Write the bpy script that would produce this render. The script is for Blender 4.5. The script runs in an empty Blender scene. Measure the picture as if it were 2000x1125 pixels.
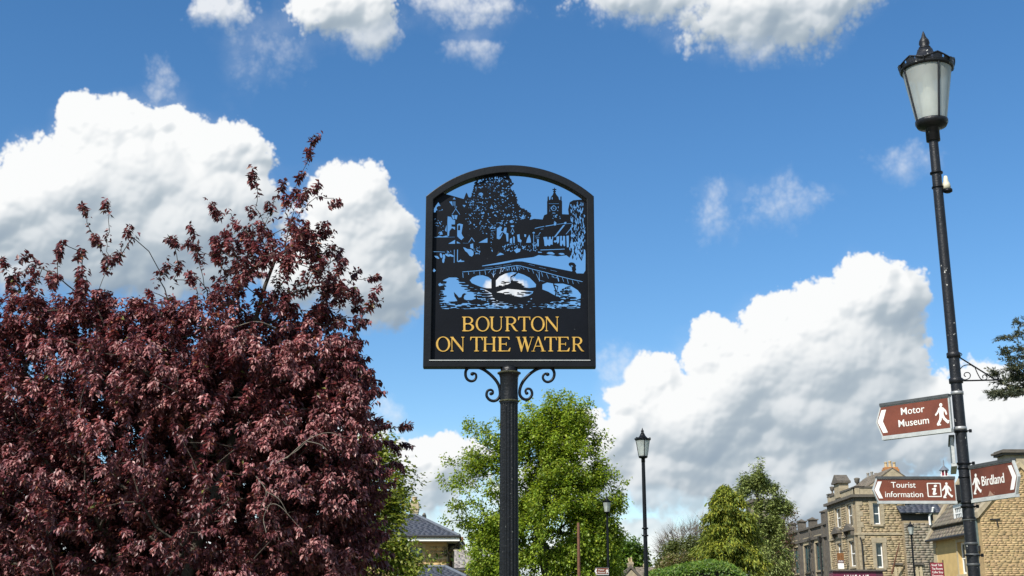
import bpy, bmesh, math, random
import numpy as np
from mathutils import Vector, Matrix

# ------------------------------------------------------------------ camera, sky, sun, exposure
SC = bpy.context.scene
COL = SC.collection
F = 2400.0                      # focal length in photo pixels (photo 2000 x 1125)
PITCH = math.radians(14.89)
EYE = 1.6
CP, SP = math.cos(PITCH), math.sin(PITCH)
cam_d = bpy.data.cameras.new('camera')
cam = bpy.data.objects.new('camera', cam_d)
COL.objects.link(cam)
cam_d.sensor_width = 36.0
cam_d.lens = 36.0 * F / 2000.0
cam_d.clip_start = 0.05
cam_d.clip_end = 6000
cam.location = (0, 0, EYE)
cam.rotation_euler = (math.pi / 2 + PITCH, 0, 0)
SC.camera = cam

def ray(px, py):
    u = (px - 1000.0) / F
    v = (562.5 - py) / F
    return (u, CP - v * SP, SP + v * CP)

def at(px, py, Y):
    r = ray(px, py); t = Y / r[1]
    return Vector((r[0] * t, Y, EYE + r[2] * t))

def atX(px, py, X):
    r = ray(px, py); t = X / r[0]
    return Vector((X, r[1] * t, EYE + r[2] * t))

def azel(px, py):
    r = ray(px, py)
    return math.atan2(r[0], r[1]), math.atan2(r[2], math.hypot(r[0], r[1]))

SC.view_settings.view_transform = 'Standard'
SC.view_settings.look = 'None'
SC.view_settings.gamma = 1.0
SC.view_settings.use_curve_mapping = False
SC.view_settings.exposure = 0.55

SUN_DIR = Vector((-0.62, -0.80, 0.98)).normalized()     # towards the sun
SUN_EL = math.asin(SUN_DIR.z)
sun_d = bpy.data.lights.new('sun', 'SUN')
sun_d.energy = 4.6
sun_d.angle = math.radians(0.53)
sun_d.color = (1.0, 0.955, 0.88)
sun = bpy.data.objects.new('sun', sun_d)
COL.objects.link(sun)
sun.location = SUN_DIR * 60
sun.rotation_euler = (-SUN_DIR).to_track_quat('-Z', 'Y').to_euler()

# ---- clouds, as patches of the sky dome: centre and radii in photo pixels, turned into azimuth / elevation
CLOUDS = [
    # big cumulus on the left
    (212, 275, 96, 78, 1.0), (162, 240, 42, 52, .9), (330, 300, 120, 75, 1.0), (440, 310, 90, 72, 1.0), (498, 294, 44, 50, .82),
    (150, 400, 165, 120, 1.05), (330, 400, 210, 120, 1.1), (20, 430, 130, 90, 1.0), (260, 500, 240, 90, 1.05), (440, 412, 78, 88, .9), (60, 520, 110, 60, .7),
    # the round one right of it
    (690, 400, 95, 80, 1.0), (735, 450, 78, 85, 1.0), (662, 470, 72, 82, .95), (575, 545, 90, 55, .75), (725, 560, 100, 90, .95), (680, 500, 120, 80, 1.0),
    # a scrap low behind the sign
    (992, 568, 50, 32, .68),
    # along the top
    (670, 10, 115, 66, .74), (720, 60, 62, 42, .64), (430, 15, 66, 46, .60), (900, 5, 115, 46, .52), (925, 98, 60, 24, .46),
    (1330, -25, 230, 62, .72), (1500, 20, 200, 84, .74), (1600, -5, 140, 62, .70), (1470, 85, 80, 46, .60),
    # loose scraps
    (312, 170, 38, 46, .42), (525, 100, 70, 50, .30), (1395, 415, 44, 52, .40), (1525, 392, 84, 44, .40), (1765, 312, 60, 30, .40),
    (1210, 725, 60, 40, .40), 
    # great cumulus on the right
    (1700, 590, 92, 78, 1.05), (1620, 610, 80, 62, 1.0), (1765, 600, 48, 60, .85), (1530, 640, 80, 62, 1.0), (1400, 680, 62, 66, 1.0), (1590, 700, 180, 110, 1.15),
    (1450, 760, 130, 100, 1.1), (1275, 745, 52, 58, .95), (1265, 800, 90, 70, 1.0), (1400, 830, 200, 92, 1.1), (1620, 820, 200, 92, 1.1), (1690, 720, 110, 100, .9),
    (1800, 830, 150, 92, .95), (1920, 800, 110, 80, 1.0), (1990, 860, 120, 110, .95), (1200, 870, 120, 72, .9), (1330, 920, 170, 62, .85), (1560, 900, 190, 60, .8),
    # low banks
    (1000, 1120, 420, 60, .66), (1500, 1110, 420, 70, .66), (500, 1100, 500, 90, .66), (2050, 1050, 200, 150, .8), (1270, 960, 120, 60, .66), (900, 1010, 90, 60, .55),
    (840, 905, 110, 55, .95), (820, 960, 90, 50, .7), (750, 810, 40, 28, .4), (1240, 1045, 130, 32, .62), (1330, 985, 110, 40, .6), (1490, 935, 120, 60, .75), (1570, 985, 110, 60, .75),
    (1650, 960, 160, 60, .7), (1100, 960, 140, 60, .7), (1450, 1050, 150, 40, .5), (640, 900, 160, 90, .7),
]


# ---- noise for the clouds, computed here (no files)
_rng = np.random.default_rng(11)
_PERM = _rng.permutation(4096)
_GR = _rng.normal(size=(4096, 2)); _GR /= np.linalg.norm(_GR, axis=1)[:, None]
_PT = _rng.random((4096, 2))

def _h(ix, iy, seed):
    return _PERM[(_PERM[(ix + seed * 131) & 4095] + iy) & 4095]

def perlin(x, y, seed=0):
    ix = np.floor(x).astype(np.int64); iy = np.floor(y).astype(np.int64)
    fx = (x - ix).astype(np.float32); fy = (y - iy).astype(np.float32)
    ux = fx * fx * fx * (fx * (fx * 6 - 15) + 10); uy = fy * fy * fy * (fy * (fy * 6 - 15) + 10)
    def g(dx, dy):
        v = _GR[_h(ix + dx, iy + dy, seed)].astype(np.float32)
        return v[..., 0] * (fx - dx) + v[..., 1] * (fy - dy)
    a = g(0, 0) * (1 - ux) + g(1, 0) * ux
    b = g(0, 1) * (1 - ux) + g(1, 1) * ux
    return (a * (1 - uy) + b * uy) * 1.5

def fbm(x, y, octaves, gain=.5, seed=0):
    s = 0; a = 1.0; t = 0
    for o in range(octaves):
        s = s + a * perlin(x * 2 ** o + o * 17.3, y * 2 ** o + o * 9.1, seed + o); t += a; a *= gain
    return s / t

def worley(x, y, seed=0):
    ix = np.floor(x).astype(np.int64); iy = np.floor(y).astype(np.int64)
    best = np.full(x.shape, 9.0, np.float32)
    for dx in (-1, 0, 1):
        for dy in (-1, 0, 1):
            p = _PT[_h(ix + dx, iy + dy, seed)]
            d = ((ix + dx + p[..., 0] - x) ** 2 + (iy + dy + p[..., 1] - y) ** 2).astype(np.float32)
            np.minimum(best, d, out=best)
    return np.sqrt(best)

def blur(a, r):
    r = int(max(1, r))
    for ax in (0, 1):
        for _ in range(2):
            pad = [(0, 0), (0, 0)]; pad[ax] = (r + 1, r)
            c = np.cumsum(np.pad(a, pad, mode='edge'), axis=ax, dtype=np.float64)
            n = a.shape[ax]
            hi = np.take(c, np.arange(2 * r + 1, 2 * r + 1 + n), axis=ax); lo = np.take(c, np.arange(0, n), axis=ax)
            a = ((hi - lo) / (2 * r + 1)).astype(np.float32)
    return a

def shift(a, dx, dy):
    """a sampled dx columns right and dy rows up"""
    dx, dy = int(round(dx)), int(round(dy)); h, w = a.shape
    return a[np.clip(np.arange(h) + dy, 0, h - 1)][:, np.clip(np.arange(w) + dx, 0, w - 1)]

def clouds_image(name, a0, a1, e0, e1, per_rad, patches):
    """cloud cover and sunlit brightness over a patch of the sky, az a0..a1, el e0..e1: each cloud is heaped up from round puffs"""
    W = int((a1 - a0) * per_rad); H = int((e1 - e0) * per_rad)
    A, E = np.meshgrid(a0 + (np.arange(W) + .5) / per_rad, e0 + (np.arange(H) + .5) / per_rad)
    x = A * F; y = E * F                                  # 1 unit = one photo pixel
    s = per_rad / F                                       # texels per photo pixel
    wx = fbm(x / 120, y / 120, 4, .5, 1); wy = fbm(x / 120, y / 120, 4, .5, 7)
    X = x + wx * 30; Yv = y + wy * 26
    if patches: heaps = [(azel(c[0], c[1])[0] * F, azel(c[0], c[1])[1] * F, c[2], c[3], c[4]) for c in CLOUDS]
    else:
        heaps = []
        for k in range(150):
            hx, hy = _rng.uniform(a0, a1) * F, _rng.uniform(.12, 1.25) * F; n = _rng.integers(2, 6)
            if abs(hx) < .62 * F and hy < .75 * F: continue
            for q in range(n): heaps.append((hx + _rng.normal() * 190, hy + _rng.normal() * 60, _rng.uniform(90, 230), _rng.uniform(60, 120), _rng.uniform(.8, 1.1)))
    S = np.full(x.shape, -1.0, np.float32); WT = np.ones(x.shape, np.float32); Hh = np.full(x.shape, -60.0, np.float32)
    def window(cx, cy, rx, ry):
        i0 = max(0, int((cx - rx) * s - a0 * per_rad)); i1 = min(W, int((cx + rx) * s - a0 * per_rad) + 2)
        j0 = max(0, int((cy - ry) * s - e0 * per_rad)); j1 = min(H, int((cy + ry) * s - e0 * per_rad) + 2)
        return (slice(j0, j1), slice(i0, i1)) if i1 > i0 and j1 > j0 else None
    for hx, hy, rx, ry, wt in heaps:
        w = window(hx, hy, rx * 2.6, ry * 2.6)
        if w is None: continue
        q = np.sqrt(((X[w] - hx) / (rx * 1.15)) ** 2 + ((Yv[w] - hy) / (ry * 1.15)) ** 2)
        f = wt * (1 - q * np.minimum(q, 1.6)); k = .18
        hh = np.clip(.5 + .5 * (f - S[w]) / k, 0, 1)
        S[w] = S[w] * (1 - hh) + f * hh + k * hh * (1 - hh); WT[w] = WT[w] * (1 - hh) + wt * hh
        if wt < .6: continue
        m = min(rx, ry); n = int(9 + rx * ry / 420)
        for k in range(n):
            t = _rng.random() ** .5; an = _rng.uniform(0, 2 * math.pi)
            cx, cy = hx + rx * .86 * t * math.cos(an), hy + ry * .86 * t * math.sin(an)
            r = max(m * _rng.uniform(.22, .55) * (1 - .38 * t), 13)
            z = m * .80 * math.sqrt(max(0, 1 - t * t)) + _rng.normal() * m * .10
            w = window(cx, cy, r + 24, r + 24)
            if w is None: continue
            d2 = ((X[w] - cx) ** 2 + ((Yv[w] - cy) * 1.08) ** 2) / (r * r)
            Hh[w] = np.maximum(Hh[w], np.where(d2 < 1, z + r * np.sqrt(np.clip(1 - d2, 0, 1)), -60))
    S = np.minimum(S, .95); Hh = np.maximum(Hh, S * 55 - 12)
    fb = fbm(x / 90, y / 80, 6, .55, 31); fine = fbm(x / 26, y / 24, 4, .6, 41)
    bill = sum(w_ * (1 - worley((x + wx * 8) / q_, (y + wy * 8) / q_, k_)) for q_, w_, k_ in ((46, .36, 3), (23, .30, 5), (12, .20, 9), (6.5, .14, 19)))
    d = S + .85 * (bill - .46) + .30 * fb + .10 * fine - .08
    Sb = blur(S.astype(np.float32), 22 * s)
    under = np.clip((shift(Sb, 0, 6) - shift(Sb, 0, -6)) / (12 / s) * 55, 0, 1)          # lower edges dissolve
    thin = np.clip((.75 - WT) / .4, 0, 1)                                                # loose scraps are thin and soft
    lo, hi = .02 - .10 * under - .16 * thin, .27 + .58 * under + .80 * thin
    t = np.clip((d - lo) / (hi - lo), 0, 1); alpha = t * t * (3 - 2 * t) * (1 - .50 * thin); scrap = 0 * alpha
    # light on the heap
    Hs = blur(np.maximum(Hh, -20), 6.0 * s) + (bill - .45) * 22 + fine * 6 + fb * 8
    Hs = blur(Hs, 1.6 * s)
    gx = (shift(Hs, 1, 0) - shift(Hs, -1, 0)) / (2 / s); gy = (shift(Hs, 0, 1) - shift(Hs, 0, -1)) / (2 / s)
    L = np.array((-.45, .78, .44)); L /= np.linalg.norm(L)
    ndl = (-gx * L[0] - gy * L[1] + L[2]) / np.sqrt(gx * gx + gy * gy + 1)
    Hb = blur(np.maximum(Hh, -20), 30 * s)
    gx2 = (shift(Hb, 6, 0) - shift(Hb, -6, 0)) / (12 / s); gy2 = (shift(Hb, 0, 6) - shift(Hb, 0, -6)) / (12 / s)
    ndl2 = (-gx2 * L[0] - gy2 * L[1] + L[2]) / np.sqrt(gx2 * gx2 + gy2 * gy2 + 1)
    occ = 0
    for m, wgt in ((30, .25), (70, .35), (130, .40)):
        B = blur(alpha.astype(np.float32), m * .6 * s)
        occ = occ + wgt * shift(B, -.45 * m * s, .9 * m * s)
    relief = 1 - .55 * np.clip(occ, 0, 1)
    lit = .78 + .40 * (ndl - .45) * relief + .34 * (ndl2 - .45) - .42 * (occ - .40)
    lit = lit * (1 - thin) + thin * np.maximum(lit, .66); al = alpha
    veil = np.clip((blur(S, 34 * s) + .55 * fb + .30) / 1.1, 0, 1) ** 2 * .40
    lit = np.where(veil > al, np.maximum(lit, .60), lit); al = np.maximum(al, veil)
    lit = blur(np.clip(lit, 0, 1).astype(np.float32), 1)
    px = np.zeros((H, W, 4), np.float32)
    px[..., 0] = al; px[..., 1] = lit; px[..., 3] = 1
    im = bpy.data.images.new(name, W, H, alpha=False, float_buffer=True)
    im.colorspace_settings.name = 'Non-Color'
    im.pixels.foreach_set(px.ravel()); im.update(); im.pack()
    return im

def make_world():
    w = bpy.data.worlds.new('World'); SC.world = w; w.use_nodes = True
    nt = w.node_tree; nt.nodes.clear()
    def mk(t, **kw):
        n = nt.nodes.new(t)
        for k, v in kw.items(): setattr(n, k, v)
        return n
    def put(sock, v):
        if hasattr(v, 'links'): nt.links.new(v, sock)
        else: sock.default_value = v
    def M(op, a, b=0.0, c=0.0):
        n = mk('ShaderNodeMath', operation=op)
        put(n.inputs[0], a); put(n.inputs[1], b); put(n.inputs[2], c)
        return n.outputs[0]
    tc = mk('ShaderNodeTexCoord')
    s = mk('ShaderNodeSeparateXYZ'); nt.links.new(tc.outputs['Generated'], s.inputs[0])
    az = M('ARCTAN2', s.outputs[0], s.outputs[1]); el = M('ARCSINE', s.outputs[2])
    def img(name, a0, a1, e0, e1, per, patches):
        c = mk('ShaderNodeCombineXYZ')
        nt.links.new(M('DIVIDE', M('SUBTRACT', az, a0), a1 - a0), c.inputs[0])
        nt.links.new(M('DIVIDE', M('SUBTRACT', el, e0), e1 - e0), c.inputs[1])
        t = mk('ShaderNodeTexImage', interpolation='Linear', extension='CLIP' if patches else 'EXTEND')
        t.image = clouds_image(name, a0, a1, e0, e1, per, patches)
        nt.links.new(c.outputs[0], t.inputs[0])
        o = mk('ShaderNodeSeparateColor'); nt.links.new(t.outputs[0], o.inputs[0])
        return o.outputs[0], o.outputs[1]
    fa, fl = img('clouds_ahead', -.62, .62, -.06, .66, 1400, True)
    ga, gl = img('clouds_around', -math.pi, math.pi, 0, math.pi / 2, 180, False)
    def step(x, lo, hi):
        n = mk('ShaderNodeMapRange', interpolation_type='SMOOTHSTEP'); put(n.inputs[0], x)
        n.inputs[1].default_value = lo; n.inputs[2].default_value = hi; return n.outputs[0]
    ins = M('MULTIPLY', M('SUBTRACT', 1.0, step(M('ABSOLUTE', az), .47, .58)), M('SUBTRACT', 1.0, step(el, .54, .63)))
    ga = M('MULTIPLY', ga, M('SUBTRACT', 1.0, ins)); ga = M('MULTIPLY', ga, step(el, 0.0, .06))
    al = M('MAXIMUM', fa, ga)
    sel = M('GREATER_THAN', ga, fa)
    lit = M('ADD', M('MULTIPLY', gl, sel), M('MULTIPLY', fl, M('SUBTRACT', 1.0, sel)))
    ramp = mk('ShaderNodeValToRGB'); nt.links.new(lit, ramp.inputs[0])
    cr = ramp.color_ramp
    cr.elements[0].position = .0; cr.elements[0].color = (.26, .34, .43, 1)
    cr.elements[1].position = .86; cr.elements[1].color = (.92, .93, .93, 1)
    e = cr.elements.new(.34); e.color = (.43, .50, .56, 1)
    e = cr.elements.new(.60); e.color = (.70, .74, .77, 1)
    sky = mk('ShaderNodeTexSky', sky_type='NISHITA')
    sky.sun_disc = False; sky.sun_elevation = SUN_EL
    sky.sun_rotation = math.atan2(SUN_DIR.x, SUN_DIR.y)
    sky.altitude = 100; sky.air_density = 1.0; sky.dust_density = .0; sky.ozone_density = 3.0
    hs = mk('ShaderNodeHueSaturation'); nt.links.new(sky.outputs[0], hs.inputs['Color'])
    hs.inputs['Saturation'].default_value = SKY_SAT; hs.inputs['Value'].default_value = SKY_VAL
    STR = .10
    sc = mk('ShaderNodeVectorMath', operation='SCALE'); nt.links.new(ramp.outputs[0], sc.inputs[0])
    sc.inputs['Scale'].default_value = CLOUD_VAL / STR
    mix = mk('ShaderNodeMix', data_type='RGBA')
    nt.links.new(al, mix.inputs[0]); nt.links.new(hs.outputs[0], mix.inputs[6]); nt.links.new(sc.outputs[0], mix.inputs[7])
    bg = mk('ShaderNodeBackground'); bg.inputs['Strength'].default_value = STR
    nt.links.new(mix.outputs[2], bg.inputs['Color'])
    out = mk('ShaderNodeOutputWorld'); nt.links.new(bg.outputs[0], out.inputs[0])
    w.cycles.sampling_method = 'MANUAL'; w.cycles.sample_map_resolution = 1024
SKY_SAT, SKY_VAL, CLOUD_VAL = 1.24, 1.0, .72
make_world()

# ------------------------------------------------------------------ materials
def nodes_of(name):
    m = bpy.data.materials.new(name); m.use_nodes = True
    nt = m.node_tree; nt.nodes.clear()
    out = nt.nodes.new('ShaderNodeOutputMaterial')
    return m, nt, out

def mat(name, c, rough=.6, metal=0.0, var=.25, scale=8.0, bump=.0, bscale=40.0, spec=.5, c2=None, specks=0.0, speck_c=(.55, .55, .5), speck_scale=60, attr=None):
    """painted, stone or metal surface: colour broken up by noise, fine relief, optional pale specks"""
    m, nt, out = nodes_of(name)
    N = nt.nodes.new; L = nt.links.new
    b = N('ShaderNodeBsdfPrincipled'); L(b.outputs[0], out.inputs[0])
    b.inputs['Roughness'].default_value = rough; b.inputs['Metallic'].default_value = metal
    b.inputs['Specular IOR Level'].default_value = spec
    tc = N('ShaderNodeTexCoord')
    n = N('ShaderNodeTexNoise'); n.inputs['Scale'].default_value = scale; n.inputs['Detail'].default_value = 6; n.inputs['Roughness'].default_value = .6
    L(tc.outputs['Object'], n.inputs['Vector'])
    r = N('ShaderNodeValToRGB'); L(n.outputs[0], r.inputs[0])
    c2 = c2 or tuple(x * (1 - var) for x in c)
    hi = tuple(min(1, x * (1 + var * .7)) for x in c)
    r.color_ramp.elements[0].position = .30; r.color_ramp.elements[0].color = (*c2, 1)
    r.color_ramp.elements[1].position = .72; r.color_ramp.elements[1].color = (*hi, 1)
    col = r.outputs[0]
    if attr:
        a = N('ShaderNodeAttribute'); a.attribute_name = attr
        mx = N('ShaderNodeMix'); mx.data_type = 'RGBA'; mx.blend_type = 'MULTIPLY'; mx.inputs[0].default_value = 1
        L(col, mx.inputs[6]); L(a.outputs['Color'], mx.inputs[7]); col = mx.outputs[2]
    if specks:
        v = N('ShaderNodeTexNoise'); v.inputs['Scale'].default_value = speck_scale; v.inputs['Detail'].default_value = 3
        L(tc.outputs['Object'], v.inputs['Vector'])
        k = N('ShaderNodeMapRange'); L(v.outputs[0], k.inputs[0]); k.inputs[1].default_value = 1 - specks; k.inputs[2].default_value = 1 - specks + .03
        mx = N('ShaderNodeMix'); mx.data_type = 'RGBA'; L(k.outputs[0], mx.inputs[0]); L(col, mx.inputs[6]); mx.inputs[7].default_value = (*speck_c, 1)
        col = mx.outputs[2]
    L(col, b.inputs['Base Color'])
    if bump:
        bn = N('ShaderNodeTexNoise'); bn.inputs['Scale'].default_value = bscale; bn.inputs['Detail'].default_value = 5
        L(tc.outputs['Object'], bn.inputs['Vector'])
        bp = N('ShaderNodeBump'); bp.inputs['Strength'].default_value = bump; bp.inputs['Distance'].default_value = .02
        L(bn.outputs[0], bp.inputs['Height']); L(bp.outputs[0], b.inputs['Normal'])
    return m

def leaf_mat(name, trans=.35, rough=.5, spec=.4, tint=(1.25, 1.2, .8)):
    m, nt, out = nodes_of(name)
    N = nt.nodes.new; L = nt.links.new
    a = N('ShaderNodeAttribute'); a.attribute_name = 'tone'
    b = N('ShaderNodeBsdfPrincipled'); b.inputs['Roughness'].default_value = rough; b.inputs['Specular IOR Level'].default_value = spec
    L(a.outputs['Color'], b.inputs['Base Color'])
    t = N('ShaderNodeBsdfTranslucent')
    v = N('ShaderNodeVectorMath'); v.operation = 'MULTIPLY'; v.inputs[1].default_value = tint
    L(a.outputs['Color'], v.inputs[0]); L(v.outputs[0], t.inputs['Color'])
    x = N('ShaderNodeMixShader'); x.inputs[0].default_value = trans
    L(b.outputs[0], x.inputs[1]); L(t.outputs[0], x.inputs[2]); L(x.outputs[0], out.inputs[0])
    return m

def frosted_mat(name):
    m, nt, out = nodes_of(name)
    N = nt.nodes.new; L = nt.links.new
    tc = N('ShaderNodeTexCoord'); n = N('ShaderNodeTexNoise'); n.inputs['Scale'].default_value = 9; n.inputs['Detail'].default_value = 5
    L(tc.outputs['Object'], n.inputs['Vector'])
    r = N('ShaderNodeValToRGB'); L(n.outputs[0], r.inputs[0])
    r.color_ramp.elements[0].color = (.46, .50, .48, 1); r.color_ramp.elements[1].color = (.74, .77, .74, 1)
    b = N('ShaderNodeBsdfPrincipled'); b.inputs['Roughness'].default_value = .28; L(r.outputs[0], b.inputs['Base Color'])
    t = N('ShaderNodeBsdfTranslucent'); L(r.outputs[0], t.inputs['Color'])
    x = N('ShaderNodeMixShader'); x.inputs[0].default_value = .5
    L(b.outputs[0], x.inputs[1]); L(t.outputs[0], x.inputs[2])
    tr = N('ShaderNodeBsdfTransparent'); tr.inputs[0].default_value = (.9, .93, .9, 1)
    y = N('ShaderNodeMixShader'); y.inputs[0].default_value = .26
    L(x.outputs[0], y.inputs[1]); L(tr.outputs[0], y.inputs[2]); L(y.outputs[0], out.inputs[0])
    return m

def pane_mat(name, c=(.03, .04, .045)):
    m, nt, out = nodes_of(name)
    N = nt.nodes.new; L = nt.links.new
    b = N('ShaderNodeBsdfPrincipled'); b.inputs['Base Color'].default_value = (*c, 1)
    b.inputs['Roughness'].default_value = .06; b.inputs['Specular IOR Level'].default_value = .7
    tc = N('ShaderNodeTexCoord'); n = N('ShaderNodeTexNoise'); n.inputs['Scale'].default_value = 2.5
    L(tc.outputs['Object'], n.inputs['Vector'])
    bp = N('ShaderNodeBump'); bp.inputs['Strength'].default_value = .10; bp.inputs['Distance'].default_value = .05
    L(n.outputs[0], bp.inputs['Height']); L(bp.outputs[0], b.inputs['Normal'])
    L(b.outputs[0], out.inputs[0])
    return m

IRON = mat('black_iron_paint', (.0050, .0060, .0080), .42, var=.35, scale=14, bump=.05, bscale=60, spec=.20)
IRON_OLD = mat('weathered_iron_with_glints', (.0055, .006, .0075), .38, var=.4, scale=20, bump=.18, bscale=85, spec=.30, specks=.29, speck_c=(.16, .17, .15), speck_scale=70)  # weathered post paint; the pale specks are glints put into the colour
IRON_SPLASH = mat('iron_paint_with_droppings', (.010, .011, .014), .42, var=.35, scale=16, bump=.2, bscale=70, spec=.32, specks=.305, speck_c=(.50, .50, .46), speck_scale=34)
IRON_MOSS = mat('mossy_iron_rim', (.050, .050, .022), .8, var=.6, scale=30, bump=.8, bscale=90)
PANEL = mat('dark_sign_panel_paint', (.0036, .0048, .0082), .45, var=.35, scale=5, bump=.03, bscale=30, spec=.12, specks=.285, speck_c=(.035, .038, .042), speck_scale=26)
GOLD = mat('gold_leaf_letter', (.52, .31, .055), .45, var=.25, scale=30, metal=.15)
RUST = mat('rusty_steel', (.13, .055, .03), .85, var=.5, scale=12, bump=.4)
BROWN = mat('brown_sign_sheet', (.155, .042, .021), .42, var=.26, scale=7, specks=.30, speck_c=(.20, .10, .07), speck_scale=25)
BROWN_DULL = mat('brown_sign_sheet_faded', (.115, .034, .020), .5, var=.35, scale=6, specks=.31, speck_c=(.19, .10, .07), speck_scale=22)
ALU = mat('aluminium_grey', (.40, .42, .41), .5, var=.22, scale=10, bump=.15)
ALU_DARK = mat('dirty_aluminium', (.055, .060, .062), .55, var=.35, scale=10, bump=.15)
SIGNWHITE = mat('sign_white', (.70, .70, .66), .5, var=.08, scale=12)
WHITE = mat('white_paint', (.78, .78, .75), .5, var=.1, scale=9)
FROST = frosted_mat('frosted_lantern_glass')
PANE = pane_mat('window_glass')
PANE_TEAL = pane_mat('window_glass_teal', (.02, .06, .065))

# ------------------------------------------------------------------ mesh builder: one MB -> one mesh object
class MB:
    def __init__(s): s.v = []; s.f = []; s.c = None; s.sm = []
    def add(s, vs, fs, smooth=False):
        o = len(s.v); s.v += [tuple(p) for p in vs]
        s.f += [tuple(i + o for i in f) for f in fs]; s.sm += [smooth] * len(fs)
        return s
    def box(s, lo, hi):
        x0, y0, z0 = lo; x1, y1, z1 = hi
        return s.add([(x0,y0,z0),(x1,y0,z0),(x1,y1,z0),(x0,y1,z0),(x0,y0,z1),(x1,y0,z1),(x1,y1,z1),(x0,y1,z1)],
              [(0,3,2,1),(4,5,6,7),(0,1,5,4),(1,2,6,5),(2,3,7,6),(3,0,4,7)])
    def obox(s, o, u, v, w, a, b, c):
        """box from corner o along u*a, v*b, w*c"""
        o = Vector(o); u = Vector(u) * a; v = Vector(v) * b; w = Vector(w) * c
        P = [o, o+u, o+u+v, o+v, o+w, o+u+w, o+u+v+w, o+v+w]
        return s.add(P, [(0,3,2,1),(4,5,6,7),(0,1,5,4),(1,2,6,5),(2,3,7,6),(3,0,4,7)])
    def prism(s, poly, d):
        """extrude a 3-D polygon by vector d"""
        n = len(poly); P = [Vector(p) for p in poly]; d = Vector(d)
        vs = P + [p + d for p in P]
        fs = [tuple(range(n))[::-1], tuple(range(n, 2*n))] + [(i, (i+1) % n, n + (i+1) % n, n + i) for i in range(n)]
        return s.add(vs, fs)
    def lathe(s, c, prof, n=24, flute=0, depth=0.0, smooth=True, twist=0.0, tilt=None):
        """profile [(r, z)] turned about a vertical axis through c"""
        c = Vector(c); vs = []; fs = []
        for r, z in prof:
            for k in range(n):
                a = 2 * math.pi * k / n + twist
                rr = r * (1 - depth * (0.5 - 0.5 * math.cos(a * flute)) ) if flute else r
                vs.append((c.x + rr * math.cos(a), c.y + rr * math.sin(a), c.z + z))
        m = len(prof)
        for j in range(m - 1):
            for k in range(n):
                k2 = (k + 1) % n
                fs.append((j*n + k, j*n + k2, (j+1)*n + k2, (j+1)*n + k))
        s.add(vs, fs, smooth)
        if prof[0][0] > 1e-6: s.add([vs[k] for k in range(n)], [tuple(range(n))[::-1]])
        if prof[-1][0] > 1e-6: s.add([vs[(m-1)*n + k] for k in range(n)], [tuple(range(n))])
        return s
    def tube(s, pts, r, n=8, smooth=True, caps=True):
        P = [Vector(p) for p in pts]; rs = r if hasattr(r, '__len__') else [r] * len(P)
        vs = []; prev = None
        for i, p in enumerate(P):
            t = (P[min(i+1, len(P)-1)] - P[max(i-1, 0)]).normalized()
            if prev is None:
                a = t.cross(Vector((0, 0, 1)))
                if a.length < .05: a = t.cross(Vector((1, 0, 0)))
            else: a = prev - t * prev.dot(t)
            a.normalize(); prev = a; b = t.cross(a)
            for k in range(n):
                w = 2 * math.pi * k / n
                vs.append(p + (a * math.cos(w) + b * math.sin(w)) * rs[i])
        fs = []
        for i in range(len(P) - 1):
            for k in range(n):
                k2 = (k + 1) % n
                fs.append((i*n + k, i*n + k2, (i+1)*n + k2, (i+1)*n + k))
        s.add(vs, fs, smooth)
        if caps: s.add(vs[:n], [tuple(range(n))[::-1]]); s.add(vs[-n:], [tuple(range(n))])
        return s
    def build(s, name, m, parent=None, kind=None, loc=None):
        me = bpy.data.meshes.new(name)
        org = Vector(parent['_o']) if parent is not None else Vector(loc or (0, 0, 0))
        me.from_pydata([tuple(Vector(p) - org) for p in s.v], [], s.f)
        me.polygons.foreach_set('use_smooth', s.sm)
        if s.c is not None:
            ca = me.color_attributes.new('tone', 'FLOAT_COLOR', 'POINT')
            ca.data.foreach_set('color', np.asarray(s.c, np.float32).ravel())
        me.update()
        o = bpy.data.objects.new(name, me); COL.objects.link(o)
        if m: me.materials.append(m)
        if parent is not None:
            o.parent = parent; o['_o'] = list(org)
        else: o.location = org; o['_o'] = list(org)
        if kind: o['kind'] = kind
        return o

def thing(name, loc, label, cat, group=None):
    e = bpy.data.objects.new(name, None); COL.objects.link(e)
    e.location = loc; e.empty_display_size = .2; e['_o'] = list(loc)
    e['label'] = label; e['category'] = cat
    if group: e['group'] = group
    return e

def tag(o, label, cat, group=None):
    o['label'] = label; o['category'] = cat
    if group: o['group'] = group
    return o

def fast_mesh(name, V, T, cols, m, parent=None, kind=None, smooth=False):
    """triangle soup from numpy arrays"""
    org = np.array(parent['_o']) if parent is not None else np.zeros(3)
    me = bpy.data.meshes.new(name)
    me.vertices.add(len(V)); me.vertices.foreach_set('co', (V - org).astype(np.float32).ravel())
    k = T.shape[1]
    me.loops.add(T.size); me.loops.foreach_set('vertex_index', T.astype(np.int32).ravel())
    me.polygons.add(len(T)); me.polygons.foreach_set('loop_start', np.arange(0, T.size, k, dtype=np.int32))
    if smooth: me.polygons.foreach_set('use_smooth', np.ones(len(T), bool))
    if cols is not None:
        ca = me.color_attributes.new('tone', 'FLOAT_COLOR', 'POINT')
        ca.data.foreach_set('color', np.concatenate([cols, np.ones((len(cols), 1))], 1).astype(np.float32).ravel())
    me.update(calc_edges=True); me.validate()
    o = bpy.data.objects.new(name, me); COL.objects.link(o); me.materials.append(m)
    if parent is not None: o.parent = parent
    o['_o'] = list(org)
    if kind: o['kind'] = kind
    return o

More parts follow.
